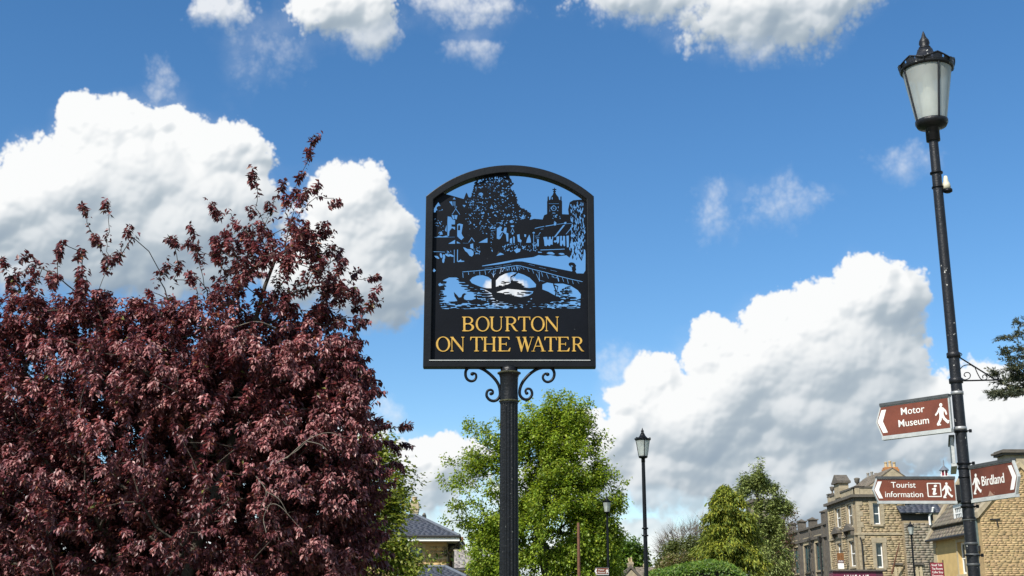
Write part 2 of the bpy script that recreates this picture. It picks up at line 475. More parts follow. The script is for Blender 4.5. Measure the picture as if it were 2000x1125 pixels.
# ------------------------------------------------------------------ flat shapes drawn on a raster, then cut out as solid plates
class Raster:
    def __init__(s, x0, y0, x1, y1, step, fill=0.0):
        s.x0, s.y0, s.step = x0, y0, step
        s.nx = int((x1 - x0) / step) + 1; s.ny = int((y1 - y0) / step) + 1
        s.g = np.full((s.ny, s.nx), fill, np.float32)
    def _win(s, xa, ya, xb, yb):
        i0 = max(0, int((xa - s.x0) / s.step) - 2); i1 = min(s.nx, int((xb - s.x0) / s.step) + 4)
        j0 = max(0, int((ya - s.y0) / s.step) - 2); j1 = min(s.ny, int((yb - s.y0) / s.step) + 4)
        if i1 <= i0 or j1 <= j0: return None
        X, Y = np.meshgrid(s.x0 + np.arange(i0, i1) * s.step, s.y0 + np.arange(j0, j1) * s.step)
        return slice(j0, j1), slice(i0, i1), X, Y
    def _put(s, J, I, sd, val):
        """sd: signed distance, negative inside; soft step of one cell"""
        a = np.clip(.5 - sd / s.step, 0, 1); s.g[J, I] = s.g[J, I] * (1 - a) + val * a
    def poly(s, pts, val):
        P = np.array(pts, float); w = s._win(P[:,0].min(), P[:,1].min(), P[:,0].max(), P[:,1].max())
        if w is None: return
        J, I, X, Y = w; ins = np.zeros(X.shape, bool); dist = np.full(X.shape, 1e9)
        for (xa, ya), (xb, yb) in zip(P, np.roll(P, -1, 0)):
            if ya != yb:
                c = ((ya > Y) != (yb > Y)) & (X < (xb - xa) * (Y - ya) / (yb - ya) + xa); ins ^= c
            dx, dy = xb - xa, yb - ya; L = dx*dx + dy*dy or 1e-9
            t = np.clip(((X - xa) * dx + (Y - ya) * dy) / L, 0, 1)
            dist = np.minimum(dist, (X - xa - t*dx) ** 2 + (Y - ya - t*dy) ** 2)
        d = np.sqrt(dist); s._put(J, I, np.where(ins, -d, d), val)
    def line(s, pts, width, val):
        r = width / 2
        for (xa, ya), (xb, yb) in zip(pts[:-1], pts[1:]):
            w = s._win(min(xa, xb) - r, min(ya, yb) - r, max(xa, xb) + r, max(ya, yb) + r)
            if w is None: continue
            J, I, X, Y = w; dx, dy = xb - xa, yb - ya; L = dx*dx + dy*dy or 1e-9
            t = np.clip(((X - xa) * dx + (Y - ya) * dy) / L, 0, 1)
            s._put(J, I, np.hypot(X - xa - t*dx, Y - ya - t*dy) - r, val)
    def ell(s, cx, cy, rx, ry, val, ang=0.0):
        R = max(rx, ry); w = s._win(cx - R, cy - R, cx + R, cy + R)
        if w is None: return
        J, I, X, Y = w; c, q = math.cos(ang), math.sin(ang)
        u = ((X - cx) * c + (Y - cy) * q) / rx; v = (-(X - cx) * q + (Y - cy) * c) / ry
        s._put(J, I, (np.sqrt(u*u + v*v) - 1) * min(rx, ry), val)
    def plate(s, fn, d):
        """marching squares at 0.5; fn(x, y) -> point on the front plane; d: thickness vector"""
        g = s.g.copy(); g[0, :] = 0; g[-1, :] = 0; g[:, 0] = 0; g[:, -1] = 0
        ins = g > .5
        code = ins[:-1, :-1].astype(int) + ins[:-1, 1:] + ins[1:, 1:] + ins[1:, :-1]
        V = []; Fc = []
        d = Vector(d)
        def XY(i, j): return s.x0 + i * s.step, s.y0 + j * s.step
        def addpoly(P):
            o = len(V); n = len(P); Q = [fn(*p) for p in P]
            V.extend(Q); V.extend([q + d for q in Q])
            Fc.append(tuple(range(o, o + n))); Fc.append(tuple(range(o + 2*n - 1, o + n - 1, -1)))
            return o, n
        ny, nx = code.shape
        for j in range(ny):
            row = code[j]; full = row == 4
            if full.any():
                e = np.diff(np.concatenate([[0], full.astype(int), [0]]))
                for a, b in zip(np.where(e == 1)[0], np.where(e == -1)[0]):
                    addpoly([XY(a, j), XY(b, j), XY(b, j + 1), XY(a, j + 1)])
            for i in np.where((row > 0) & (row < 4))[0]:
                C = [(i, j), (i+1, j), (i+1, j+1), (i, j+1)]; P = []; cut = []
                for k in range(4):
                    (ia, ja), (ib, jb) = C[k], C[(k+1) % 4]; va, vb = g[ja, ia], g[jb, ib]
                    if va > .5: P.append(XY(ia, ja)); cut.append(False)
                    if (va > .5) != (vb > .5):
                        t = (.5 - va) / (vb - va); P.append(XY(ia + t * (ib - ia), ja + t * (jb - ja))); cut.append(True)
                if len(P) < 3: continue
                o, n = addpoly(P)
                for k in range(n):
                    if cut[k] and cut[(k+1) % n]:
                        k2 = (k+1) % n; Fc.append((o + k, o + n + k, o + n + k2, o + k2))
        mb = MB(); mb.v = [tuple(p) for p in V]; mb.f = Fc; mb.sm = [False] * len(Fc)
        return mb

# ================================================================== the village sign
R1 = random.Random(4)
YS = 7.10                                   # front face of the frame
def sp(px, py, dy=0.0):                     # point on the sign's plane
    p = at(px, py, YS); p.y += dy; return p
S0 = sp(994, 1125); S0.z = 0
sign = thing('village_sign', (S0.x, YS + .035, 0), 'black iron village sign with cut-out river scene and gold village name on fluted post', 'village sign')

# outline of the frame, photo pixels: outer and inner edge
def arch(xl, yl, xr, yr, top, n=36):
    """points along a low arc from (xl, yl) over (.., top) to (xr, yr)"""
    w = (xr - xl) / 2; cx = (xl + xr) / 2; s = (yl + yr) / 2 - top
    Rr = (w*w + s*s) / (2*s); out = []
    a = math.asin(min(1, w / Rr))
    for k in range(n + 1):
        t = -a + 2 * a * k / n
        out.append((cx + Rr * math.sin(t), top + Rr - Rr * math.cos(t) + ((yl - yr) / 2) * (1 - 2 * k / n)))
    return out
outer = [(826, 717)] + arch(832, 383, 1160, 383, 322) + [(1164, 717)]
inner = [(841.5, 703)] + arch(846.5, 389, 1146, 389, 336.5) + [(1150, 703)]
fr = MB(); D = Vector((0, .07, 0)); n = len(outer)
for i in range(n):
    a, b = outer[i], outer[(i + 1) % n]; c, d_ = inner[(i + 1) % n], inner[i]
    P = [sp(*a), sp(*b), sp(*c), sp(*d_)]
    fr.add(P + [p + D for p in P], [(0, 1, 2, 3), (7, 6, 5, 4), (0, 4, 5, 1), (2, 6, 7, 3)])
frame = fr.build('frame', IRON, sign)
bv = frame.modifiers.new('edge', 'BEVEL'); bv.width = .004; bv.segments = 2; bv.limit_method = 'ANGLE'
# bright bead along the lower inner edge and studs along the top of the arch
bd = MB().box(sp(838, 704.5, -.004), sp(1153, 703.0, .002)); bd.build('bead', ALU, frame)
stud_m = mat('bare_metal_stud', (.62, .64, .66), .35, metal=.5, var=.2)
top = arch(832, 383, 1160, 383, 322, 40)
for k, q in enumerate(top[1:-1]):
    if k % 3 == 1 or k < 10 and k % 2 == 0:
        p = sp(q[0], q[1] - .5, .03)
        MB().lathe(p, [(.0055, -.004), (.0055, .003), (.003, .0065), (0, .008)], 8).build('stud', stud_m, frame)

# the cut-out panel --------------------------------------------------
rs = Raster(841, 330, 1152, 706, .5, 1.0)
zx1 = lambda p: (820 + p[0] / 5.626, 310 + p[1] / 5.625)
zx2 = lambda p: (820 + p[0] / 4.5, 480 + p[1] / 4.5)
def hole1(P, v=0): rs.poly([zx1(p) for p in P], v)
def hole2(P, v=0): rs.poly([zx2(p) for p in P], v)
def ln1(P, w, v=0): rs.line([zx1(p) for p in P], w / 5.626, v)
def ln2(P, w, v=0): rs.line([zx2(p) for p in P], w / 4.5, v)
def el1(c, rx, ry, v=0, a=0): q = zx1(c); rs.ell(q[0], q[1], rx / 5.626, ry / 5.626, v, a)
def el2(c, rx, ry, v=0, a=0): q = zx2(c); rs.ell(q[0], q[1], rx / 4.5, ry / 4.5, v, a)
def inpoly(x, y, P):
    c = False; n = len(P)
    for i in range(n):
        (xa, ya), (xb, yb) = P[i], P[(i + 1) % n]
        if (ya > y) != (yb > y) and x < (xb - xa) * (y - ya) / (yb - ya) + xa: c = not c
    return c
def speckle(P, n, lo, hi, v=0, asp=.5, ang=None, el=el1):
    xs = [p[0] for p in P]; ys = [p[1] for p in P]; k = 0
    while k < n:
        x, y = R1.uniform(min(xs), max(xs)), R1.uniform(min(ys), max(ys))
        if not inpoly(x, y, P): continue
        k += 1; r = R1.uniform(lo, hi)
        el((x, y), r, r * R1.uniform(asp * .7, asp * 1.4), v, R1.uniform(0, 3.14) if ang is None else ang + R1.uniform(-.25, .25))
# open sky either side of the great tree
hole1([(250,362),(330,382),(480,425),(490,400),(500,372),(510,352),(522,372),(532,400),(548,418),(575,385),(590,320),(608,255),(640,185),(660,120),(300,120),(120,400)])
hole1([(940,100),(960,150),(992,195),(1018,250),(988,300),(1030,350),(1062,420),(1072,490),(1112,522),(1160,550),(1205,580),(1217,630),(1205,655),(1260,643),(1350,650),(1368,602),(1400,590),
       (1400,450),(1404,440),(1404,405),(1412,388),(1420,405),(1422,438),(1436,430),(1440,405),(1462,378),(1472,350),(1478,300),(1486,300),(1490,350),(1502,376),(1526,405),(1532,430),(1545,438),(1546,405),(1553,388),(1560,405),(1560,440),(1566,455),(1566,592),(1640,595),(1632,540),(1650,460),(1690,438),(1790,430),(1870,480),(1900,300),(1400,80)])
ln1([(1462,318),(1500,318)], 7, 1); ln1([(1470,340),(1494,340)], 9, 1)
tree_edge = [(548,418),(575,385),(590,320),(608,255),(640,185),(960,150),(992,195),(1018,250),(988,300),(1030,350),(1062,420),(1072,490),(1112,522),(1160,550),(1205,580),(1217,630)]
for (xa, ya), (xb, yb) in zip(tree_edge[:-1], tree_edge[1:]):
    m_ = max(1, int(math.hypot(xb - xa, yb - ya) / 13))
    for k in range(m_):
        t = k / m_; el1((xa + (xb-xa)*t + R1.uniform(-8, 8), ya + (yb-ya)*t + R1.uniform(-8, 8)), R1.uniform(5, 11), R1.uniform(4, 7), 1, R1.uniform(0, 3))
tree_body = [(660,185),(940,180),(985,240),(985,310),(1020,380),(1050,460),(1060,560),(1090,640),(1060,700),(930,720),(800,820),(720,810),(540,760),(480,660),(500,560),(560,440),(610,270)]
speckle(tree_body, 350, 4.5, 11.5)
speckle([(640,190),(960,170),(1010,260),(960,230),(700,235),(620,270)], 75, 5, 11)
speckle([(500,420),(600,420),(560,500),(500,470)], 18, 5, 10); speckle([(1080,540),(1200,590),(1190,650),(1090,640)], 16, 5, 12)
for c, r in (((668,370),26),((905,375),26),((790,520),20),((630,520),20),((830,505),18),((690,575),20),((768,290),14),((970,600),20),((1130,625),26),((900,430),14),((1010,670),24)):
    el1(c, r, r * .8); speckle([(c[0]-r,c[1]-r),(c[0]+r,c[1]-r),(c[0]+r,c[1]+r),(c[0]-r,c[1]+r)], 5, 5, 9, 1)
# gabled house, dormers and lamp on the left
hole1([(152,572),(152,530),(175,490),(200,455),(228,505),(252,545),(160,572)]); el1((212,525), 30, 24, 1); el1((190,560), 18, 12, 1)
hole1([(316,448),(352,446),(358,505)]); hole1([(355,428),(375,402),(395,430)]); hole1([(362,446),(368,446),(368,500),(362,500)]); hole1([(378,446),(386,446),(386,500),(378,500)])
hole1([(462,484),(506,488),(486,517)])
el1((393,511), 13, 13); el1((393,511), 7, 7, 1); ln1([(352,592),(392,530),(436,592)], 8)
hole1([(345,598),(368,598),(380,645),(362,650)]); hole1([(376,598),(412,598),(402,650),(384,645)])
hole1([(303,612),(340,618),(358,650),(384,652),(384,705),(345,705),(345,725),(384,728),(384,765),(350,742),(322,780),(318,828),(300,842),(300,660)])
hole1([(272,770),(292,700),(292,790)]); ln1([(160,845),(380,842)], 7); hole1([(175,843),(205,825),(245,835),(290,822),(300,843)])
hole1([(408,700),(430,690),(472,700),(462,760),(455,800),(470,832),(485,845),(455,878),(430,858),(408,835)]); hole1([(420,715),(440,715),(440,765),(415,765)], 1)
speckle([(160,620),(200,640),(270,700),(260,780),(190,800),(165,700)], 26, 4, 10); el1((228,800), 26, 22); speckle([(200,775),(255,775),(255,825),(200,825)], 12, 4, 9, 1)
hole1([(302,918),(380,872),(452,914),(404,914),(404,886),(384,880),(384,918)])
ln1([(536,900),(568,850),(598,892)], 9); hole1([(552,918),(584,910),(586,978),(552,962)]); ln1([(470,908),(530,910)], 6)
hole1([(636,906),(742,848),(742,906)])
ln1([(376,982),(374,1125)], 7); ln1([(412,982),(410,1110)], 9); hole1([(414,1108),(448,1085),(455,1100),(488,1103),(484,1116),(414,1120)])
hole1([(470,952),(495,958),(520,972),(560,975),(588,1000),(588,1038),(570,1060),(545,1050),(520,1015),(498,1000)]); speckle([(590,960),(660,940),(680,1030),(600,1040)], 26, 4, 11)
ln1([(150,1003),(210,1004),(270,1008)], 9); hole1([(152,1046),(190,1050),(214,1078),(200,1086),(170,1070)])
for c, a in (((230,1045),1.3),((262,1060),1.5),((300,1042),.5),((342,1045),.4),((255,1100),1.6)): el1(c, 30, 13, 0, a)
speckle([(290,990),(350,985),(350,1020),(300,1025)], 10, 4, 8)
# middle: cottages and shrubs under the tree
hole1([(845,745),(880,722),(905,730),(890,770),(915,780),(930,735),(955,735),(950,790),(972,800),(972,892),(955,895),(945,815),(915,800),(885,860),(868,870),(845,860)])
ln1([(880,830),(905,795),(925,800)], 8, 1); ln1([(905,840),(915,880),(935,905)], 9, 1)
speckle([(780,690),(830,700),(815,830),(790,900),(800,1025),(780,1000)], 40, 4, 12)
el1((1017,722), 20, 13); ln1([(1000,790),(1018,745),(1038,790)], 7); hole1([(1008,790),(1030,790),(1026,815),(1012,815)]); hole1([(990,860),(1014,845),(1014,910),(990,912)]); hole1([(1026,830),(1042,840),(1042,912),(1028,912)])
hole1([(1068,815),(1095,808),(1100,860),(1120,880),(1112,905),(1078,895)]); hole1([(1148,808),(1170,812),(1165,845),(1150,840)]); hole1([(1205,812),(1220,870),(1222,905),(1168,908),(1180,860)])
speckle([(900,910),(1220,915),(1230,1000),(1080,990),(960,1010),(880,960)], 70, 4, 11)
hole1([(838,1048),(880,1012),(905,1020),(930,1036),(840,1052)]); hole1([(1032,985),(1070,965),(1110,972),(1100,1005),(1060,1022)])
el1((1252,795), 14, 12); ln1([(1252,812),(1250,990)], 6); speckle([(1235,900),(1280,890),(1290,1000),(1240,1000)], 26, 4, 10)
# church tower with clock
ln1([(1420,474),(1530,474)], 8); ln1([(1432,492),(1528,492)], 5); el1((1474,525), 30, 30); el1((1474,525), 21, 21, 1); el1((1474,525), 7, 7)
ln1([(1474,525),(1462,512)], 5, 0); el1((1456,415), 6, 16)
for x in (1425, 1515): speckle([(x-14,505),(x+14,505),(x+14,560),(x-14,560)], 5, 5, 9)
el1((1474,577), 22, 6); speckle([(1440,595),(1520,595),(1500,680),(1460,660)], 14, 4, 11); speckle([(1530,600),(1552,600),(1545,645),(1535,645)], 5, 4, 8)
# long roof, walls and small bridge
ln1([(1268,746),(1310,735)], 11); ln1([(1318,733),(1366,724)], 10); ln1([(1386,722),(1478,706)], 12); ln1([(1512,702),(1590,690)], 9); ln1([(1620,694),(1670,692)], 8)
hole1([(1474,678),(1502,678),(1502,712),(1478,718)]); hole1([(1590,676),(1614,672),(1612,700),(1588,702)])
hole1([(1578,708),(1602,706),(1492,845),(1472,845)]); ln1([(1610,810),(1672,735)], 8)
ln1([(1330,756),(1358,752)], 8); ln1([(1308,815),(1326,792)], 8); ln1([(1272,832),(1312,828)], 8); ln1([(1276,852),(1312,850)], 9); hole1([(1288,865),(1308,862),(1308,945),(1292,948)])
hole1([(1356,842),(1400,836),(1404,868),(1418,868),(1420,838),(1440,836),(1442,864),(1455,864),(1458,835),(1470,835),(1462,880),(1462,930),(1440,925),(1428,945),(1405,930),(1392,945),(1372,940),(1366,880)])
hole1([(1505,835),(1535,830),(1532,900),(1515,920),(1502,880)]); hole1([(1545,828),(1565,828),(1562,880),(1575,880),(1575,828),(1598,828),(1600,942),(1585,945),(1572,912),(1560,945),(1542,935)]); hole1([(1612,826),(1640,824),(1640,955),(1618,958)])
el1((1490,890), 16, 14); ln1([(1330,985),(1510,978),(1590,975)], 11)
hole1([(1300,1000),(1340,1005),(1345,1018),(1300,1016)]); hole1([(1390,1022),(1415,1005),(1455,1005),(1490,1028),(1470,1038),(1420,1034)]); hole1([(1520,1028),(1545,1015),(1580,1018),(1600,1035),(1560,1042)])
# willow
willow = [(1660,470),(1780,450),(1820,520),(1820,900),(1770,960),(1660,960),(1660,760)]
speckle(willow, 190, 7, 22, 0, .26, 1.5); speckle([(1640,900),(1800,900),(1790,1080),(1660,1060)], 80, 9, 26, 0, .26, 1.5)
speckle([(1680,500),(1780,480),(1780,560),(1690,560)], 16, 5, 11)
# ---- lower half: river, bridge, water
hole2([(545,160),(720,128),(870,100),(1000,84),(1045,66),(1100,72),(1150,66),(1210,78),(1290,68),(1318,90),(1330,70),(1345,105),(1362,75),(1380,112),(1400,80),(1425,120),(1442,60),(1444,12),(1456,22),(1460,60),(1458,205),(1440,232),(1380,230),(1366,206),(1376,160),(1352,136),(1325,138),(1316,158),(1330,172),(1345,180),(1340,214),(1200,186),(1000,146),(900,125),(840,125),(700,150),(545,168)])
for a, b in (((570,185),(640,176)),((660,172),(720,163)),((735,161),(800,150)),((960,150),(1010,162)),((1050,176),(1110,190)),((1150,200),(1206,212))): ln2([a, b], 5)
par = [(375,216),(500,206),(620,194),(740,176),(850,160),(885,163),(990,192),(1090,216),(1210,250),(1320,278),(1430,302)]
ln2(par, 8)
k = 0
for (xa, ya), (xb, yb) in zip(par[:-1], par[1:]):
    for q in range(5):
        t = q / 5; x, y = xa + (xb - xa) * t, ya + (yb - ya) * t
        if k % 2 == 0 or 700 < x < 860:
            lean = -14 if 600 < x < 760 else (14 if x > 860 else 4)
            ln2([(x, y + 8), (x + lean + R1.uniform(-5, 5), y + R1.uniform(22, 52))], 4.5)
        k += 1
speckle([(700,180),(850,165),(850,195),(720,215)], 14, 4, 9, el=el2)
ln2([(648,205),(646,262)], 5); ln2([(630,225),(646,250),(664,225)], 5); ln2([(1050,215),(1052,300)], 5); ln2([(1025,235),(1050,290),(1095,300)], 5)
hole2([(436,290),(460,264),(500,248),(550,244),(600,260),(628,282),(628,362),(590,362),(540,352),(490,332),(455,316)])
hole2([(668,290),(700,255),(750,230),(810,216),(858,222),(915,240),(965,266),(1000,300),(1022,325),(1020,352),(960,360),(880,348),(700,345),(668,350)])
ln2([(858,226),(800,262),(804,312)], 9, 1); hole2([(800,312),(830,250),(850,240),(815,270),(820,300),(860,310),(920,345),(880,352),(800,348),(690,352),(760,335)], 1)
hole2([(668,396),(720,378),(770,364),(860,372),(940,382),(1000,386),(990,408),(955,428),(890,440),(820,430),(740,412)])
hole2([(1078,372),(1078,326),(1120,308),(1175,318),(1260,318),(1330,338),(1390,376),(1418,412),(1415,452),(1330,470),(1240,452),(1190,426),(1130,392)])
water = [(165,545),(172,480),(165,420),(175,360),(158,325),(195,292),(255,264),(320,264),(400,312),(450,350),(560,366),(628,402),(640,436),(760,470),(900,505),(945,520),(940,535),(760,540),(560,540),(400,545)]
hole2(water); hole2([(945,470),(985,445),(990,490),(960,500)]); hole2([(1120,500),(1180,470),(1415,455),(1412,540),(1120,535)])
def ripples(P, n, lo, hi, v=1, th=.13):
    xs = [p[0] for p in P]; ys = [p[1] for p in P]; k = 0
    while k < n:
        x, y = R1.uniform(min(xs), max(xs)), R1.uniform(min(ys), max(ys))
        if not inpoly(x, y, P): continue
        k += 1; r = R1.uniform(lo, hi); el2((x, y), r, max(2.6, r * th), v, R1.uniform(-.06, .06))
ripples([(150,480),(150,290),(215,290),(200,540),(150,545)], 60, 12, 34)
ripples([(330,270),(450,340),(640,410),(640,470),(520,450),(430,380),(360,320)], 80, 12, 38)
ripples([(165,490),(640,450),(940,505),(940,545),(165,550)], 150, 10, 36)
ripples([(680,400),(990,390),(960,440),(760,470),(690,440)], 34, 10, 34); ripples([(640,440),(800,430),(1000,470),(990,540),(800,520)], 90, 12, 40)
ripples([(1080,420),(1415,440),(1412,540),(1090,540)], 120, 10, 34); ripples([(1180,370),(1330,380),(1330,430),(1200,420)], 22, 8, 26)
ripples([(1000,480),(1410,480),(1410,540),(1000,540)], 30, 10, 24, 0)
ripples([(400,500),(1000,500),(1000,540),(400,540)], 34, 8, 20, 0)
ripples([(700,300),(900,300),(930,350),(700,355)], 26, 10, 30)
# ducks, walker on the bridge, hanging branch
hole2([(296,394),(322,420),(342,444),(362,440),(372,415),(388,405),(408,412),(392,420),(384,440),(388,458),(416,470),(424,490),(330,492),(322,460),(302,430)], 1)
hole2([(425,482),(470,460),(490,455),(486,428),(496,420),(506,430),(500,450),(530,465),(580,470),(582,448),(572,440),(580,434),(590,446),(590,478),(560,505),(450,498)], 1)
hole2([(608,505),(614,470),(640,490),(636,506)], 1)
el2((1340,152), 30, 18, 1, .2); ln2([(1352,150),(1362,190),(1352,230)], 24, 1); ln2([(1345,190),(1368,196)], 16, 1); el2((1338,165), 10, 7, 0)
ln2([(1160,262),(1180,300),(1178,330),(1200,385),(1192,428)], 10, 1); ln2([(1178,330),(1215,345),(1210,370)], 7, 1); ln2([(1160,258),(1200,270),(1215,250)], 5, 0); ln2([(1218,268),(1224,300)], 5, 0)
ripples([(1220,340),(1340,345),(1330,410),(1240,405)], 22, 6, 20)
hole2([(112,210),(120,185),(140,205),(122,220)])
mid = [((a[0] + b[0]) / 2, (a[1] + b[1]) / 2) for a, b in zip(outer, inner)]
keep = Raster(841, 330, 1152, 706, .5, 0.0); keep.poly(mid, 1.0); rs.g = np.minimum(rs.g, keep.g)
panel = rs.plate(lambda x, y: sp(x, y, .030), (0, .008, 0)).build('panel', PANEL, sign)

# gold lettering -----------------------------------------------------
def glyph(ch):
    """serif capital one unit high, returns (raster, width); y runs down from the cap line"""
    W = {'B': .80, 'O': .95, 'U': 1.0, 'R': .86, 'T': .84, 'N': 1.0, 'H': .92, 'E': .80, 'W': 1.20, 'A': 1.0}[ch]
    g = Raster(-.08, -.08, W + .12, 1.10, .018, 0.0)
    th, tn, sf = .135, .052, .035
    def stem(x, y0=0, y1=1, w=th, top=True, bot=True, ser=.085):
        g.poly([(x, y0), (x + w, y0), (x + w, y1), (x, y1)], 1)
        if top: g.poly([(x - ser, y0), (x + w + ser, y0), (x + w + ser, y0 + sf), (x + w, y0 + sf + .035), (x, y0 + sf + .035), (x - ser, y0 + sf)], 1)
        if bot: g.poly([(x - ser, y1), (x + w + ser, y1), (x + w + ser, y1 - sf), (x + w, y1 - sf - .035), (x, y1 - sf - .035), (x - ser, y1 - sf)], 1)
    if ch == 'O':
        g.ell(W/2, .5, W/2, .52, 1); g.ell(W/2, .5, W/2 - .135, .465, 0, -.06)
    elif ch == 'B':
        g.ell(.40, .255, .34, .255, 1); g.ell(.36, .255, .25, .205, 0); g.ell(.42, .735, .38, .265, 1); g.ell(.38, .735, .265, .215, 0)
        g.poly([(-.1, -.1), (.09, -.1), (.09, 1.1), (-.1, 1.1)], 0); g.poly([(.09, 0), (.4, 0), (.4, .05), (.09, .05)], 1); g.poly([(.09, .95), (.42, .95), (.42, 1), (.09, 1)], 1); g.poly([(.09, .47), (.42, .47), (.42, .515), (.09, .515)], 1); stem(.08)
    elif ch == 'R':
        g.ell(.40, .27, .34, .27, 1); g.ell(.36, .27, .24, .22, 0); g.poly([(-.1, -.1), (.09, -.1), (.09, 1.1), (-.1, 1.1)], 0)
        g.poly([(.09, 0), (.4, 0), (.4, .05), (.09, .05)], 1); g.poly([(.09, .49), (.42, .49), (.42, .54), (.09, .54)], 1); stem(.08)
        g.poly([(.34, .52), (.48, .52), (.78, .94), (.92, 1), (.72, 1.0), (.60, .90)], 1)
    elif ch == 'U':
        g.ell(.49, .68, .37, .345, 1); g.ell(.52, .66, .28, .30, 0); g.poly([(.0, .2), (1.1, .2), (1.1, .66), (.0, .66)], 0)
        stem(.12, 0, .68, th, True, False); stem(.80, 0, .68, tn, True, False)
    elif ch == 'T':
        stem(W/2 - th/2, 0, 1, th, False, True, .10); g.poly([(.01, 0), (W - .01, 0), (W, .24), (W - .035, .24), (W - .10, .055), (.10, .055), (.035, .24), (0, .24)], 1)
    elif ch == 'N':
        stem(.10, 0, 1, tn); stem(.84, 0, 1, tn, True, False); g.poly([(.02, 0), (.20, 0), (.892, .86), (.892, 1.03), (.85, 1.03), (.11, .10)], 1)
    elif ch == 'H':
        stem(.09); stem(.69); g.poly([(.15, .47), (.75, .47), (.75, .525), (.15, .525)], 1)
    elif ch == 'E':
        stem(.08); g.poly([(.1, 0), (.70, 0), (.72, .20), (.685, .20), (.60, .055), (.1, .055)], 1); g.poly([(.1, .47), (.52, .47), (.52, .52), (.1, .52)], 1)
        g.poly([(.50, .38), (.54, .38), (.54, .61), (.50, .61)], 1); g.poly([(.1, .945), (.62, .945), (.74, .74), (.78, .75), (.74, 1), (.1, 1)], 1)
    elif ch == 'W':
        for x in (.0, .42): g.poly([(.06 + x, 0), (.21 + x, 0), (.44 + x, .78), (.38 + x, 1.03), (.33 + x, 1.03)], 1)
        g.poly([(.64, 0), (.60, 0), (.36, .86), (.39, 1.0)], 1); g.poly([(1.10, 0), (1.06, 0), (.78, .88), (.80, 1.0)], 1)
        for x in (.0, .44, .93): g.poly([(x - .02, 0), (x + .27, 0), (x + .27, .035), (x - .02, .035)], 1)
    elif ch == 'A':
        g.poly([(.43, -.02), (.53, -.02), (.90, 1), (.74, 1)], 1); g.poly([(.45, .04), (.49, .12), (.165, 1), (.115, 1)], 1); g.poly([(.27, .62), (.68, .62), (.70, .67), (.25, .67)], 1)
        g.poly([(.02, .965), (.28, .965), (.28, 1), (.02, 1)], 1); g.poly([(.64, .965), (1.0, .965), (1.0, 1), (.64, 1)], 1)
    return g, W
LET = [('B', 370, 475), ('O', 490, 612), ('U', 608, 738), ('R', 750, 862), ('T', 864, 972), ('O', 978, 1098), ('N', 1098, 1226)]
LE2 = [('O', 140, 265), ('N', 264, 394), ('T', 442, 552), ('H', 552, 672), ('E', 684, 800), ('W', 846, 1004), ('A', 978, 1110), ('T', 1096, 1206), ('E', 1210, 1322), ('R', 1338, 1444)]
for row, y0, y1 in ((LET, 614, 742), (LE2, 792, 920)):
    for ch, xa, xb in row:
        g, W = glyph(ch)
        fn = lambda x, y: sp(820 + (xa + (xb - xa) * x / W) / 4.5, 480 + (y0 + (y1 - y0) * y) / 4.5, .0255)
        g.plate(fn, (0, .0044, 0)).build('letter', GOLD, panel)

# post, capital and scrolls -------------------------------------------
def zat(py, Y=YS + .035): return at(994, py, Y).z
cx, cy = S0.x, YS + .035
k_ = at(994, 900, YS).y / F / CP * 1.0
def rad(wpx, py): return (at(1000 + wpx / 2, py, YS).x)
prof = [(rad(44, 1125), 0), (rad(44, 1125), .25), (rad(40, 1125), .30)]
z1 = zat(787)
post = MB(); pr = [(rad(41, 1125) * 1.12, .3)] + [(rad(41, 1125) + (rad(34.5, 787) - rad(41, 1125)) * t, .3 + (z1 - .3) * t) for t in [i / 8 for i in range(9)]]
post.lathe((cx, cy, 0), pr, 96, flute=16, depth=.13)
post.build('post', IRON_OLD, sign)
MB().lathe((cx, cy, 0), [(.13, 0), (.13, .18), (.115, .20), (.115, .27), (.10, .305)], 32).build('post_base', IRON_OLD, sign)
zc0, zc1 = zat(787), zat(718)
cap = MB().lathe((cx, cy, 0), [(rad(36, 780), zc0 - .005), (rad(36, 780), zat(780)), (rad(34, 770), zat(765)), (rad(36, 740), zat(738)), (rad(40, 735), zat(732)), (rad(45, 730), zat(729)), (rad(34, 726), zat(727.5)), (rad(33, 720), zat(718))], 32)
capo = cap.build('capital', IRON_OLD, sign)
for pyc, w in ((784, 40), (729, 46)):
    z = zat(pyc); MB().lathe((cx, cy, z), [(rad(w, pyc) * .9, -.006), (rad(w, pyc), -.003), (rad(w, pyc), .003), (rad(w, pyc) * .86, .007)], 32).build('collar', IRON_MOSS, capo)
MB().lathe((cx, cy, zat(717.5)), [(rad(30, 717), -.012), (rad(30, 717), 0.004)], 24).build('spigot', IRON, capo)
def spiral(c, r0, r1, a0, a1, n=30):
    return [(c[0] + (r0 + (r1 - r0) * (k / n) ** .8) * math.cos(a0 + (a1 - a0) * k / n), c[1] - (r0 + (r1 - r0) * (k / n) ** .8) * math.sin(a0 + (a1 - a0) * k / n)) for k in range(n + 1)]
z3 = lambda p: (880 + p[0] / 6.252, 700 + p[1] / 6.25)
def curve(pts, n=10):
    P = [Vector((p[0], p[1], 0)) for p in pts]; P = [P[0] * 2 - P[1]] + P + [P[-1] * 2 - P[-2]]; out = []
    for i in range(1, len(P) - 2):
        for k in range(n):
            t = k / n; a, b, c, d = P[i-1], P[i], P[i+1], P[i+2]
            out.append(.5 * ((2*b) + (c - a)*t + (2*a - 5*b + 4*c - d)*t*t + (3*b - a - 3*c + d)*t**3))
    out.append(P[-2]); return [(p.x, p.y) for p in out]
sL = [(265,190),(280,180),(308,195),(312,235),(290,268),(250,278),(210,260),(186,220),(184,165),(205,125),(250,105),(320,108),(390,130),(460,175),(530,240),(580,310),(602,380),(604,450),(575,500),(530,520),(480,508),(445,470),(440,430),(455,395),(490,384),(515,400),(515,430),(495,432)]
